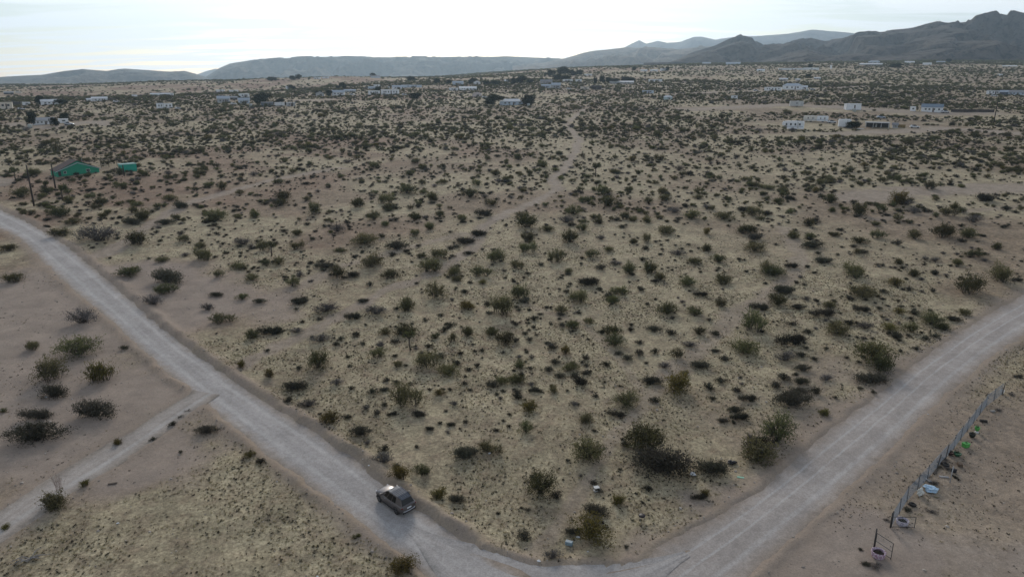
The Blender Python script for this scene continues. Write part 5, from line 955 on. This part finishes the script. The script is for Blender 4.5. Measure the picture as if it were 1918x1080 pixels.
def trailer(px0, px1, yb, yt, label_, prof, col_, nwin, yaw=0, cat='trailer', name='travel_trailer', stripe=True, whl=2):
    p = onground((px0+px1)/2, yb); s = depth(p)/FPX; L = (px1-px0)*s; H = (yb-yt)*s; root = empty(name, p, face(p, yaw)); D = 2.5
    wm = wallmat(col_); MB().prism([((x-.5)*L, .45+z*(H-.45)) for x, z in prof], 0, D).build('body', wm, root, bevel=.06)
    for k in range(nwin): window((-.5+(k+1)/(nwin+1))*L, .45+(H-.45)*.58, L*.065, (H-.45)*.24, 0, root, DARKM)
    if stripe: MB().box((0, -.012, .45+(H-.45)*.30), (L*.9, .02, .16)).build('stripe', pmat('rv_stripe', (.13, .19, .30), (.1, .14, .22), 3, .5), root)
    for k in range(whl):
        for y, sg in ((.15, -1), (D-.15, 1)): wheel((.10+.9*k/L*1.0)*L*.5-.3, y, .38, .22, root, sg)
    MB().box((L*.1, D/2, H+.12), (1.0, .8, .28)).build('roof_unit', TRIM, root, bevel=.05); dd = MB().box((L*.22, -.015, .45+(H-.45)*.45), (.75, .04, (H-.45)*.78)).build('door', TRIM, root); MB().box((L*.22-.28, -.05, .45+(H-.45)*.42), (.05, .05, .14)).build('handle', DARKM, dd)
    return tag(root, label_, cat)
FIFTH = [(.24, .0), (1.0, .0), (1.0, .92), (.97, .97), (.62, 1.0), (.30, 1.0), (.05, .93), (.0, .72), (.02, .42), (.22, .40)]
BOX = [(.0, .0), (1, 0), (1, .95), (.97, 1), (.03, 1), (0, .95)]
OLD = [(.03, .05), (.97, .0), (1, .3), (1, .85), (.94, 1), (.08, 1), (0, .8), (0, .3)]
trailer(1465, 1504, 243, 227, 'white fifth-wheel trailer with dark windows in front of the right compound', FIFTH, (.84, .85, .86), 4)
trailer(1505, 1530, 228, 217, 'old cream trailer behind the fifth-wheel trailer', OLD, (.72, .69, .62), 2)
trailer(1530, 1550, 229, 218, 'white motorhome parked against the old cream trailer', OLD, (.8, .82, .84), 2)
trailer(1571, 1592, 239, 224, 'white box trailer left of the brown thicket', BOX, (.76, .77, .78), 0, .15, stripe=False)
trailer(1480, 1504, 200, 190, 'long pale trailer alone on the bare pad above the compound', BOX, (.50, .50, .49), 1, .2, stripe=False)
trailer(515, 533, 199, 192, 'white box truck under the low green tree', BOX, (.72, .72, .72), 0, 0, 'truck', 'box_truck', False)
# ------------------------------------------------------------------ yard clutter round the far houses
def copy_tree(o, parent=None):
    c = o.copy(); COL.objects.link(c); c.parent = parent
    for ch in o.children: copy_tree(ch, c)
    return c
far_car = [o for o in bpy.data.objects if o.get('label', '').startswith('white car left of the long')][0]
for px, py, yaw, lb in ((438, 196, .4, 'white car parked in the compound left of the big round tree'), (660, 179, 0, 'white car right of the white gabled house'), (758, 179, .2, 'white car right of the longer mobile home'), (908, 184, .3, 'white car right of the pinkish house'), (1066, 168, .1, 'white car right of the pale grey house under the grove'),
                        (1522, 169, .2, 'white car right of the barn annex'), (1862, 181, 0, 'white car in front of the white house near the right edge'), (1770, 212, .5, 'white car right of the blue-roofed mobile home'), (1558, 231, .3, 'white car right of the white motorhome'), (40, 206, .2, 'white car right of the cream block at the left edge'), (218, 192, 0, 'white car right of the long white-roofed house below the ridge'), (335, 205, .2, 'white car right of the longer trailer in the scrub')):
    p = onground(px, py); c = copy_tree(far_car); c.location = (p.x, p.y, p.z-.05); c.rotation_euler = (0, 0, face(p, yaw)); tag(c, lb, 'car', 'cars by the far houses')
for px, py, lb in ((1600, 209, 'pale water tank beside the shipping container'), (1068, 159, 'pale water tank under the dark grove'), (728, 166, 'pale water tank above the longer mobile home'), (470, 200, 'pale water tank right of the blue-walled house'), (1512, 171, 'pale water tank in front of the barn annex'), (990, 199, 'pale water tank right of the pale blue house'), (57, 240, 'pale water tank left of the white mobile home')):
    p = onground(px, py); r_ = empty('water_tank', p); MB().lathe([(1.1, -.3), (1.12, 1.7), (1.0, 1.9), (.5, 2.1)], n=18).build('tank', pmat('tank_plastic', (.42, .44, .42), (.34, .36, .34), 3, .6), r_, True); MB().lathe([(.35, 2.08), (.35, 2.2), (.1, 2.24)], n=12).build('lid', DARKM, r_); tag(r_, lb, 'tank', 'water tanks')
# ------------------------------------------------------------------ poles
def pole(px, yb, hpx, label_, arm=False):
    p = onground(px, yb); h = hpx*depth(p)/FPX; o = empty('utility_pole', p); MB().tube([(0, 0, -.5), (0, 0, h)], [.26, .17], 8).build('shaft', pmat('pole_wood', (.05, .042, .036), (.03, .026, .023), 3, .95), o, True)
    MB().tube([(0, 0, h), (0, 0, h+.25)], .05, 6).build('insulator', pmat('porcelain', (.2, .2, .2), (.15, .15, .15), 3, .4), o)
    for k in (.86, .93): MB().tube([(-.16, 0, h*k), (.16, 0, h*k)], .03, 5).build('bolt', DARKM, o)
    return tag(o, label_, 'pole', 'utility poles')
pole(64, 386, 76, 'tall dark pole beside the left dirt road'); pole(104, 352, 44, 'shorter dark pole in front of the green house'); pole(1861, 232, 48, 'dark pole right of the right-hand compound')
pole(233, 330, 20, 'short thin post in front of the green shed'); pole(548, 199, 24, 'thin far pole right of the grey trailer'); pole(1558, 170, 14, 'thin far pole right of the white barn'); pole(900, 150, 12, 'thin far pole above the central hedge row')
# ------------------------------------------------------------------ chain-link fence, gates and the things by it
WIRE = pmat('fence_wire', (.36, .38, .40), (.28, .30, .32), 5, .5, .5)
def mesh_panel(L, H, pitch=.092, r=.0042):
    """woven wire between two posts: slanted wires both ways, trimmed to the panel"""
    V, Fq = [], []; k = 0
    for sg in (1, -1):
        n0 = int((L+H)/pitch)+1
        for i in range(n0):
            u = i*pitch-(H if sg > 0 else 0); pts = []
            a0, a1 = (u, 0.0), (u+sg*H, H)
            # clip in x to 0..L
            t0, t1 = 0.0, 1.0
            dx = a1[0]-a0[0]
            for lim, s in ((0, 1), (L, -1)):
                f0 = s*(a0[0]-lim); f1 = s*(a1[0]-lim)
                if f0 < 0 and f1 < 0: t1 = -1
                elif f0 < 0: t0 = max(t0, f0/(f0-f1))
                elif f1 < 0: t1 = min(t1, f0/(f0-f1))
            if t1 <= t0+.01: continue
            for t in (t0, t1):
                x, z = a0[0]+dx*t, H*t
                for a in (0, 2.094, 4.189): V.append((x+r*math.cos(a), sg*r+r*math.sin(a), z+r*math.sin(a)))
            for j in range(3): Fq.append((k+j, k+(j+1) % 3, k+3+(j+1) % 3, k+3+j))
            k += 6
    return np_mesh('wire_mesh', np.array(V), np.array(Fq), [WIRE])
fl = gxy([(1669, 987), (1698, 938), (1746, 887), (1783, 846), (1811, 808), (1846, 763), (1877, 738)]); fl = resample(fl, 2.9); fz = ground_full(fl[:, 0], fl[:, 1])
f0 = empty('chain_link_fence', (fl[0, 0], fl[0, 1], fz[0])); org = Vector((fl[0, 0], fl[0, 1], fz[0])); FH = 1.75
for i in range(len(fl)):
    b = Vector((fl[i, 0], fl[i, 1], fz[i]))-org; lean = Vector((random.uniform(-.14, .14), random.uniform(-.14, .14), 0))
    MB().tube([b+Vector((0, 0, -.3)), b+Vector((0, 0, FH+.12))+lean], .055, 8).build('post', pmat('rusty_post', (.10, .095, .09), (.06, .055, .05), 6, .7), f0, True)
    if i+1 < len(fl):
        c = Vector((fl[i+1, 0], fl[i+1, 1], fz[i+1]))-org; d = c-b; L_ = d.length
        o = bpy.data.objects.new('mesh_panel', mesh_panel(L_, FH-.06)); COL.objects.link(o); o.parent = f0; x_ = d.normalized(); z_ = Vector((random.uniform(-.06, .06), random.uniform(-.06, .06), 1)); y_ = z_.cross(x_).normalized(); z_ = x_.cross(y_)
        M_ = Matrix((x_, y_, z_)).transposed().to_4x4(); M_.translation = b+Vector((0, 0, .04)); o.matrix_local = M_
        if i > 2: MB().tube([b+Vector((0, 0, FH)), c+Vector((0, 0, FH))], .022, 6).build('top_rail', STEEL, f0, True)
tag(f0, 'grey chain-link fence running up the right side of the yard', 'fence')
def gate(pxa, pya, pxb, pyb, H, label_, brace=True):
    a, b = onground(pxa, pya), onground(pxb, pyb); d = b-a; root = empty('wire_gate', a, math.atan2(d.y, d.x)); L_ = math.hypot(d.x, d.y); dz = d.z
    fr = MB(); 
    MB().tube([(0, 0, -.2), (0, 0, H+.45)], .06, 8).build('hinge_post', DARKM, root, True)
    MB().tube([(.1, 0, .12), (.1, 0, H)], .028, 6).build('frame_upright', DARKM, root); MB().tube([(L_, 0, dz+.02), (L_, 0, dz+H)], .032, 6).build('frame_upright', DARKM, root)
    MB().tube([(.1, 0, H), (L_, 0, dz+H)], .028, 6).build('frame_rail', DARKM, root); MB().tube([(.1, 0, .12), (L_, 0, dz+.12)], .028, 6).build('frame_rail', DARKM, root)
    if brace: MB().tube([(.1, 0, H*.52), (L_, 0, dz+H*.5)], .024, 6).build('frame_rail', DARKM, root)
    o = bpy.data.objects.new('mesh_panel', mesh_panel(L_-.15, H-.16, .20)); COL.objects.link(o); o.parent = root; o.location = (.12, 0, .12+dz*.5)
    return tag(root, label_, 'gate', 'gates')
gate(1636, 1028, 1668, 1049, 1.75, 'near dark wire gate leaf standing open at the bottom right')
gate(1667, 989, 1712, 990, 1.25, 'far low wire gate leaf at the end of the chain-link fence', False)
def planter(px, py, rad, label_, c1, c2, seed):
    p = onground(px, py); root = empty('tyre_planter', p, random.uniform(0, 6)); n = 28; b = MB(); h = rad*1.0
    prof = [(rad*.80, -.05), (rad*.92, h*.12), (rad*1.0, h*.45), (rad*1.02, h*.72), (rad*1.06, h*.95), (rad*.98, h), (rad*.86, h*.86), (rad*.80, h*.5)]
    vs, fs = [], []
    for i, (r_, z_) in enumerate(prof):
        for k in range(n):
            a = 2*math.pi*k/n; w_ = 1+(.05 if i in (4, 5) else 0)*(1 if k % 2 else -1); vs.append((r_*w_*math.cos(a), r_*w_*math.sin(a), z_+(.05*h if i in (4, 5) and k % 2 else 0)))
    for i in range(len(prof)-1):
        for k in range(n): fs.append((i*n+k, i*n+(k+1) % n, (i+1)*n+(k+1) % n, (i+1)*n+k))
    m = pmat(label_[:8]+str(seed), c1, c2, 7, .75); m.node_tree.nodes['Map Range'].inputs['From Min'].default_value = .48; m.node_tree.nodes['Map Range'].inputs['From Max'].default_value = .52
    b.add(vs, fs).build('pot', m, root, True)
    MB().lathe([(rad*.3, h*.5), (rad*.84, h*.62), (rad*.5, h*.68), (.02, h*.7)], n=20, wob=.02).build('soil', pmat('dark_soil', (.05, .04, .032), (.03, .025, .02), 8, .95, bump=.5), root)
    V, Fq, t, st = gen_bush(seed, 16, 240, .5, .42, .06, .1); o = bpy.data.objects.new('plant', np_mesh('plant', V*np.array([rad*1.6, rad*1.6, rad*1.3])+np.array([0, 0, h*.6]), Fq, [LEAFD], False, None, {'tone': t})); COL.objects.link(o); o.parent = root
    return tag(root, label_, 'planter', 'painted planters')
planter(1644, 1043, .60, 'pink and white patterned round planter beside the near gate leaf', (.55, .48, .52), (.30, .16, .24), 701)
planter(1689, 982, .55, 'white round planter with lilac marks inside the far gate leaf', (.60, .57, .60), (.36, .30, .38), 702)
GP = pmat('lime_green_plastic', (.10, .40, .09), (.08, .32, .07), 5, .5)
def urn(px, py, label_, m, base, rad=.34, hh=.62, sq=False):
    p = onground(px, py); root = empty('flower_pot', p, .3); z0 = .22 if base else 0
    if sq: MB().box((0, 0, z0+hh/2), (rad*2, rad*1.6, hh), taper=1.1).build('pot', m, root, bevel=.04); MB().box((0, 0, z0+hh+.01), (rad*2.3, rad*1.9, .08)).build('rim', m, root, bevel=.02)
    else: MB().lathe([(rad*.45, z0), (rad*.62, z0+.05), (rad*.95, z0+hh*.5), (rad, z0+hh*.9), (rad*1.1, z0+hh), (rad*.9, z0+hh), (rad*.8, z0+hh*.7)], n=20).build('pot', m, root, True)
    if base: MB().lathe([(rad*.9, 0), (rad*.85, .08), (rad*.4, .14), (rad*.45, z0+.02)], n=16).build('foot', TRIM, root, True)
    V, Fq, t, st = gen_bush(int(px), 12, 160, .6, .4, .08, .1); o = bpy.data.objects.new('plant', np_mesh('plant', V*rad*1.8+np.array([0, 0, z0+hh*.8]), Fq, [LEAFD], False, None, {'tone': t})); COL.objects.link(o); o.parent = root
    return tag(root, label_, 'pot', 'pots along the fence')
urn(1829, 810, 'bright green urn on a white foot by the fence', GP, True, .28, .52); urn(1808, 838, 'bright green square tub by the fence', GP, False, .33, .48, True)
urn(1820, 820, 'dark pot between the two green pots', pmat('dark_pot', (.03, .04, .035), (.02, .025, .02), 5, .6), False, .36, .5)
urn(1792, 854, 'dull green low bowl at the foot of the fence', pmat('dull_green', (.03, .13, .06), (.02, .08, .04), 5, .6), False, .42, .35); urn(1779, 853, 'dark red-brown pot left of the dull green bowl', pmat('dark_red_pot', (.06, .025, .022), (.035, .018, .016), 5, .7), False, .34, .4)
urn(1876, 737, 'small white jar at the far end of the fence', TRIM, False, .26, .6)
def crumple(name, px, py, size, label_, m, cat, seed, hscale=.5):
    rng = np.random.default_rng(seed); p = onground(px, py); n, q = 22, 13; V = []
    for i in range(q):
        ph = math.pi*i/(q-1)
        for k in range(n):
            a = 2*math.pi*k/n; V.append([math.sin(ph)*math.cos(a), math.sin(ph)*math.sin(a), math.cos(ph)])
    V = np.array(V); u = V[:, 0]*1.3+seed; w_ = V[:, 1]*1.3+V[:, 2]*1.9
    rr_ = 1+fbm(u, w_, .9, seed, 3)*.75+fbm(u, w_, .35, seed+2, 2)*.25; V = V*rr_[:, None]*np.array(size)/2; V[:, 2] = np.maximum(V[:, 2]+size[2]*.42, -.03)
    i = (np.arange(q-1)[:, None]*n+np.arange(n)[None, :]); Fq = np.stack([i, (np.arange(q-1)[:, None]*n+(np.arange(n)+1)[None, :] % n), ((np.arange(q-1)+1)[:, None]*n+(np.arange(n)+1)[None, :] % n), i+n], -1).reshape(-1, 4)
    o = bpy.data.objects.new(name, np_mesh(name, V, Fq, [m])); COL.objects.link(o); o.location = p; o.rotation_euler = (0, 0, rng.uniform(-.4, .4)); return tag(o, label_, cat)
crumple('tarp_bundle', 1743, 917, (1.6, 1.1, .6), 'crumpled light blue tarp on the ground inside the fence', pmat('blue_tarp', (.34, .52, .68), (.50, .62, .72), 3, .5), 'tarp', 3)
o = crumple('white_sack', 1723, 926, (.75, .55, .95), 'upright white sack left of the blue tarp', pmat('white_sack_cloth', (.66, .66, .62), (.5, .5, .46), 3, .7), 'sack', 4)
def slab(name, px, py, d, label_, m, cat, rz=.3, tilt=0.0):
    p = onground(px, py); o = MB().box((0, 0, d[2]/2), d).build(name, m, bevel=min(d)*.15); o.location = p; o.rotation_euler = (tilt, 0, rz); return tag(o, label_, cat)
p = onground(1779, 903); o = MB().tube([(0, 0, -.2), (.06, 0, 2.0)], .05, 8).build('bare_post', pmat('pale_post', (.42, .42, .42), (.3, .3, .3), 5, .7), smooth=True); o.location = p; tag(o, 'pale grey bare post standing inside the fence', 'post')
slab('grey_plank', 1768, 893, (1.0, .28, .1), 'short grey plank lying left of the bare post', pmat('grey_plank', (.36, .34, .33), (.26, .25, .24), 4, .9), 'plank', -.2)
for k, (px, py, w_) in enumerate(((1757, 876, 1.0), (1768, 862, 1.2), (1750, 905, 1.3), (1789, 893, .9), (1735, 892, 1.1), (1715, 905, 1.0), (1700, 955, 1.1), (1745, 958, 1.2), (1640, 1062, 1.4), (1622, 1058, 1.1), (1775, 880, 1.2), (1660, 975, .7), (1612, 1030, .6), (1870, 770, 1.2), (1895, 740, 1.3), (1905, 705, 1.6))):
    p = onground(px, py); root = empty('dry_weed', p, k*1.7)
    for part, me in zip(('foliage', 'stems'), NEAR['g' if k % 3 else 'd'][k % 4]):
        o = bpy.data.objects.new(part, me); COL.objects.link(o); o.parent = root
    root.scale = (w_*1.1, w_*.8, w_*.55); tag(root, 'dark dry weed clump on the yard ground by the chain-link fence', 'weed', 'weed clumps along the fence')
for k, (px, py, d_, lb, c_) in enumerate(((1763, 868, (.9, .5, .25), 'dark broken crate beside the dull green bowl', (.06, .05, .045)), (1752, 884, (1.3, .25, .12), 'dark plank lying under the fence', (.07, .06, .05)), (1797, 872, (.6, .5, .35), 'brown box inside the fence', (.14, .10, .07)), (1738, 900, (.7, .4, .2), 'grey slab left of the blue tarp', (.25, .24, .23)), (1786, 884, (.5, .45, .4), 'dark bucket-like box right of the bare post', (.04, .04, .045)), (1842, 790, (.8, .4, .3), 'dark box by the fence beyond the green urn', (.05, .045, .04)), (1859, 772, (.6, .3, .2), 'pale block near the far fence end', (.4, .38, .35)))):
    slab('yard_box', px, py, d_, lb, pmat('yard_%d' % k, c_, tuple(v*.6 for v in c_), 4, .9), 'box', .3+k*.5, .04*k)
for k, (px, py, lb) in enumerate(((1771, 873, 'old wheel with tyre lying inside the fence near the bare post'), (1709, 945, 'old wheel with tyre lying near the white planter'))):
    p = onground(px, py); o = MB().lathe([(.2, 0), (.34, .02), (.38, .12), (.34, .22), (.2, .24), (.17, .12)], n=20).build('tyre', TYRE, None, True); r_ = empty('scrap_heap', p, k); r_.rotation_euler = (.08, .05, k); o.parent = r_; MB().lathe([(.05, .06), (.18, .08), (.18, .14), (.05, .12)], n=16).build('rim', DARKM, r_, True); tag(r_, lb, 'scrap')
# dark leaf litter over the yard
x, y, g = scatter(60000, 50, 140, seed=31); a2 = np.interp(y, ROAD_R[::-1, 1], ROAD_R[::-1, 0]); d, hw, _ = near_line(x, y, ROAD_R)
cl = np.clip(fbm(x, y, 7, 3, 4)*2.2+.05, 0, 1); fd = np.sqrt(((x[:, None]-fl[None, :, 0])**2+(y[:, None]-fl[None, :, 1])**2)).min(1)
ok = (x > a2) & (d > hw+.8) & (g.random(len(x)) < .9*np.maximum(cl*.9, np.exp(-(fd/2.2)**2)*.8)); i_ = np.where(ok)[0]; z = ground_full(x[i_], y[i_])
gn_scatter('yard_litter', [(x[i], y[i], z[n_], float(g.uniform(.06, .20)), float(g.uniform(0, 6.28)), int(g.integers(5))) for n_, i in enumerate(i_)], [gen_dark_tuft(i+40) for i in range(4)]+[gen_tuft(77)], 'dark dry leaf litter scattered over the yard', 'litter')
# pebble-fine tufts on the open sand left of the left road
x, y, g = scatter(30000, 45, 190, seed=32); d, hw, _ = near_line(x, y, ROAD_L); d2, hw2, _ = near_line(x, y, TRACK); a1 = np.interp(y, ROAD_L[::-1, 1], ROAD_L[::-1, 0])
ok = (x < a1) & (d > hw+.6) & (d2 > hw2+.3) & (g.random(len(x)) < np.clip(fbm(x, y, 11, 5, 3)*1.7+.18, 0, .8)); i_ = np.where(ok)[0]; z = ground_full(x[i_], y[i_])
gn_scatter('sparse_weeds', [(x[i], y[i], z[n_], float(g.uniform(.10, .30)), float(g.uniform(0, 6.28)), int(g.integers(5))) for n_, i in enumerate(i_)], [gen_tuft(60+i) for i in range(3)]+[gen_dark_tuft(i+70) for i in range(2)], 'sparse dry weeds on the sand left of the road', 'weeds')

# ------------------------------------------------------------------ litter and odd things on the corner lot
WP = pmat('white_plastic', (.72, .73, .74), (.6, .61, .62), 5, .5)
crumple('plastic_bag', 1298, 890, (.62, .5, .45), 'white plastic bag in front of the long dark shrubs', WP, 'bag', 5)
crumple('trash_bag', 1371, 866, (.9, .7, .45), 'black trash bag right of the long dark shrubs', pmat('black_plastic', (.012, .012, .013), (.02, .02, .02), 4, .35), 'bag', 6)
slab('green_sheet', 1387, 894, (.75, .30, .04), 'pale green plastic sheet near the right road', pmat('green_plastic', (.16, .42, .26), (.3, .5, .4), 4, .5), 'sheet', -.3)
slab('cooler_box', 1066, 1017, (.72, .45, .4), 'blue-grey box lying beside the yellow-brown bush', pmat('blue_grey_plastic', (.22, .30, .34), (.16, .22, .26), 4, .5), 'box', -.4)
p = onground(1117, 918); r_ = empty('wire_rack', p, .3)
for z_ in (.1, .5): MB().box((0, 0, z_), (.6, .5, .05)).build('shelf', TRIM, r_)
for x_, y_ in ((-.28, -.23), (.28, -.23), (.28, .23), (-.28, .23)): MB().box((x_, y_, .3), (.04, .04, .6)).build('leg', STEEL, r_)
tag(r_, 'small white metal rack dumped by the foot trail', 'rack')
p = onground(1202, 972); r_ = empty('old_stool', p, .5); MB().lathe([(.05, .5), (.34, .48), (.36, .56), (.3, .62), (.02, .64)], n=18).build('seat', pmat('dark_vinyl', (.03, .022, .024), (.02, .016, .016), 5, .5), r_, True)
for k in range(4): a = k*1.571+.4; MB().tube([(math.cos(a)*.2, math.sin(a)*.2, .5), (math.cos(a)*.3, math.sin(a)*.3, 0)], .02, 5).build('leg', STEEL, r_)
tag(r_, 'dark padded stool dumped on the sand near the road bend', 'stool')
for k, (px, py, s_, lb) in enumerate(((1009, 1053, .36, 'white scrap at the edge of the road bend'), (1101, 1030, .2, 'tiny white scrap below the yellow-brown bush'), (1083, 1004, .4, 'pale scrap in front of the yellow-brown bush'), (1121, 1002, .36, 'cream scrap under the yellow-brown bush'), (86, 744, .36, 'white scrap at the dark shrub left of the road'), (1396, 655, .3, 'white scrap beside the bush left of the right road'), (691, 876, .25, 'white scrap on the shoulder above the car'), (917, 852, .3, 'white scrap beside the dark bushes above the car'), (221, 980, .25, 'white scrap lying in the weeds at lower left'), (594, 1077, .25, 'white scrap at the bottom edge left of the yellow bush'), (1738, 777, .2, 'white scrap on the berm of the right road'), (1265, 872, .22, 'pale scrap on top of the long dark shrubs'))):
    crumple('paper_scrap', px, py, (s_, s_*.7, s_*.4), lb, WP, 'litter', 20+k)
slab('scrap_board', 211, 906, (.9, .22, .12), 'dark brown board beside the side track', WOOD, 'board', .3)
# fallen grey branches at the lower left corner
p = onground(55, 1046); r_ = empty('dead_branches', p, .4); rng = np.random.default_rng(8)
for k in range(14):
    a = rng.uniform(-.5, .9)+(math.pi if k % 2 else 0); L_ = rng.uniform(.8, 2.0); z_ = rng.uniform(.1, .5); MB().tube([(0, rng.normal(0, .2), .05), (math.cos(a)*L_*.5, math.sin(a)*L_*.5, z_), (math.cos(a)*L_, math.sin(a)*L_, z_*.6)], [.05, .035, .012], 5).build('branch', pmat('bleached_wood', (.34, .32, .30), (.18, .165, .15), 6, .9), r_, True)
tag(r_, 'pile of bleached fallen branches at the bottom left corner', 'branches')
# tall dry pinkish stalks beside the side track
p = onground(112, 920); r_ = empty('dry_stalk_plant', p); rng = np.random.default_rng(9); pa = []
for k in range(26):
    a = rng.uniform(0, 6.28); e = np.array([math.cos(a)*rng.uniform(.1, 1.0), math.sin(a)*.5, rng.uniform(1.2, 2.7)]); pa.append([np.array([math.cos(a)*.3, math.sin(a)*.2, 0]), e*.55, e])
    for _ in range(4): o_ = e*rng.uniform(.45, .95); pa.append([o_, o_+rng.normal(0, .12, 3)+np.array([0, 0, .1]), o_+rng.normal(0, .2, 3)+np.array([0, 0, .25])])
V, Fq = stems_np(pa, .007, .004); o = bpy.data.objects.new('stalks', np_mesh('stalks', V, Fq, [PINK], False, None, {'tone': np.random.default_rng(1).random(len(V))})); COL.objects.link(o); o.parent = r_
tag(r_, 'tall pale pink dry stalks beside the side track', 'plant')
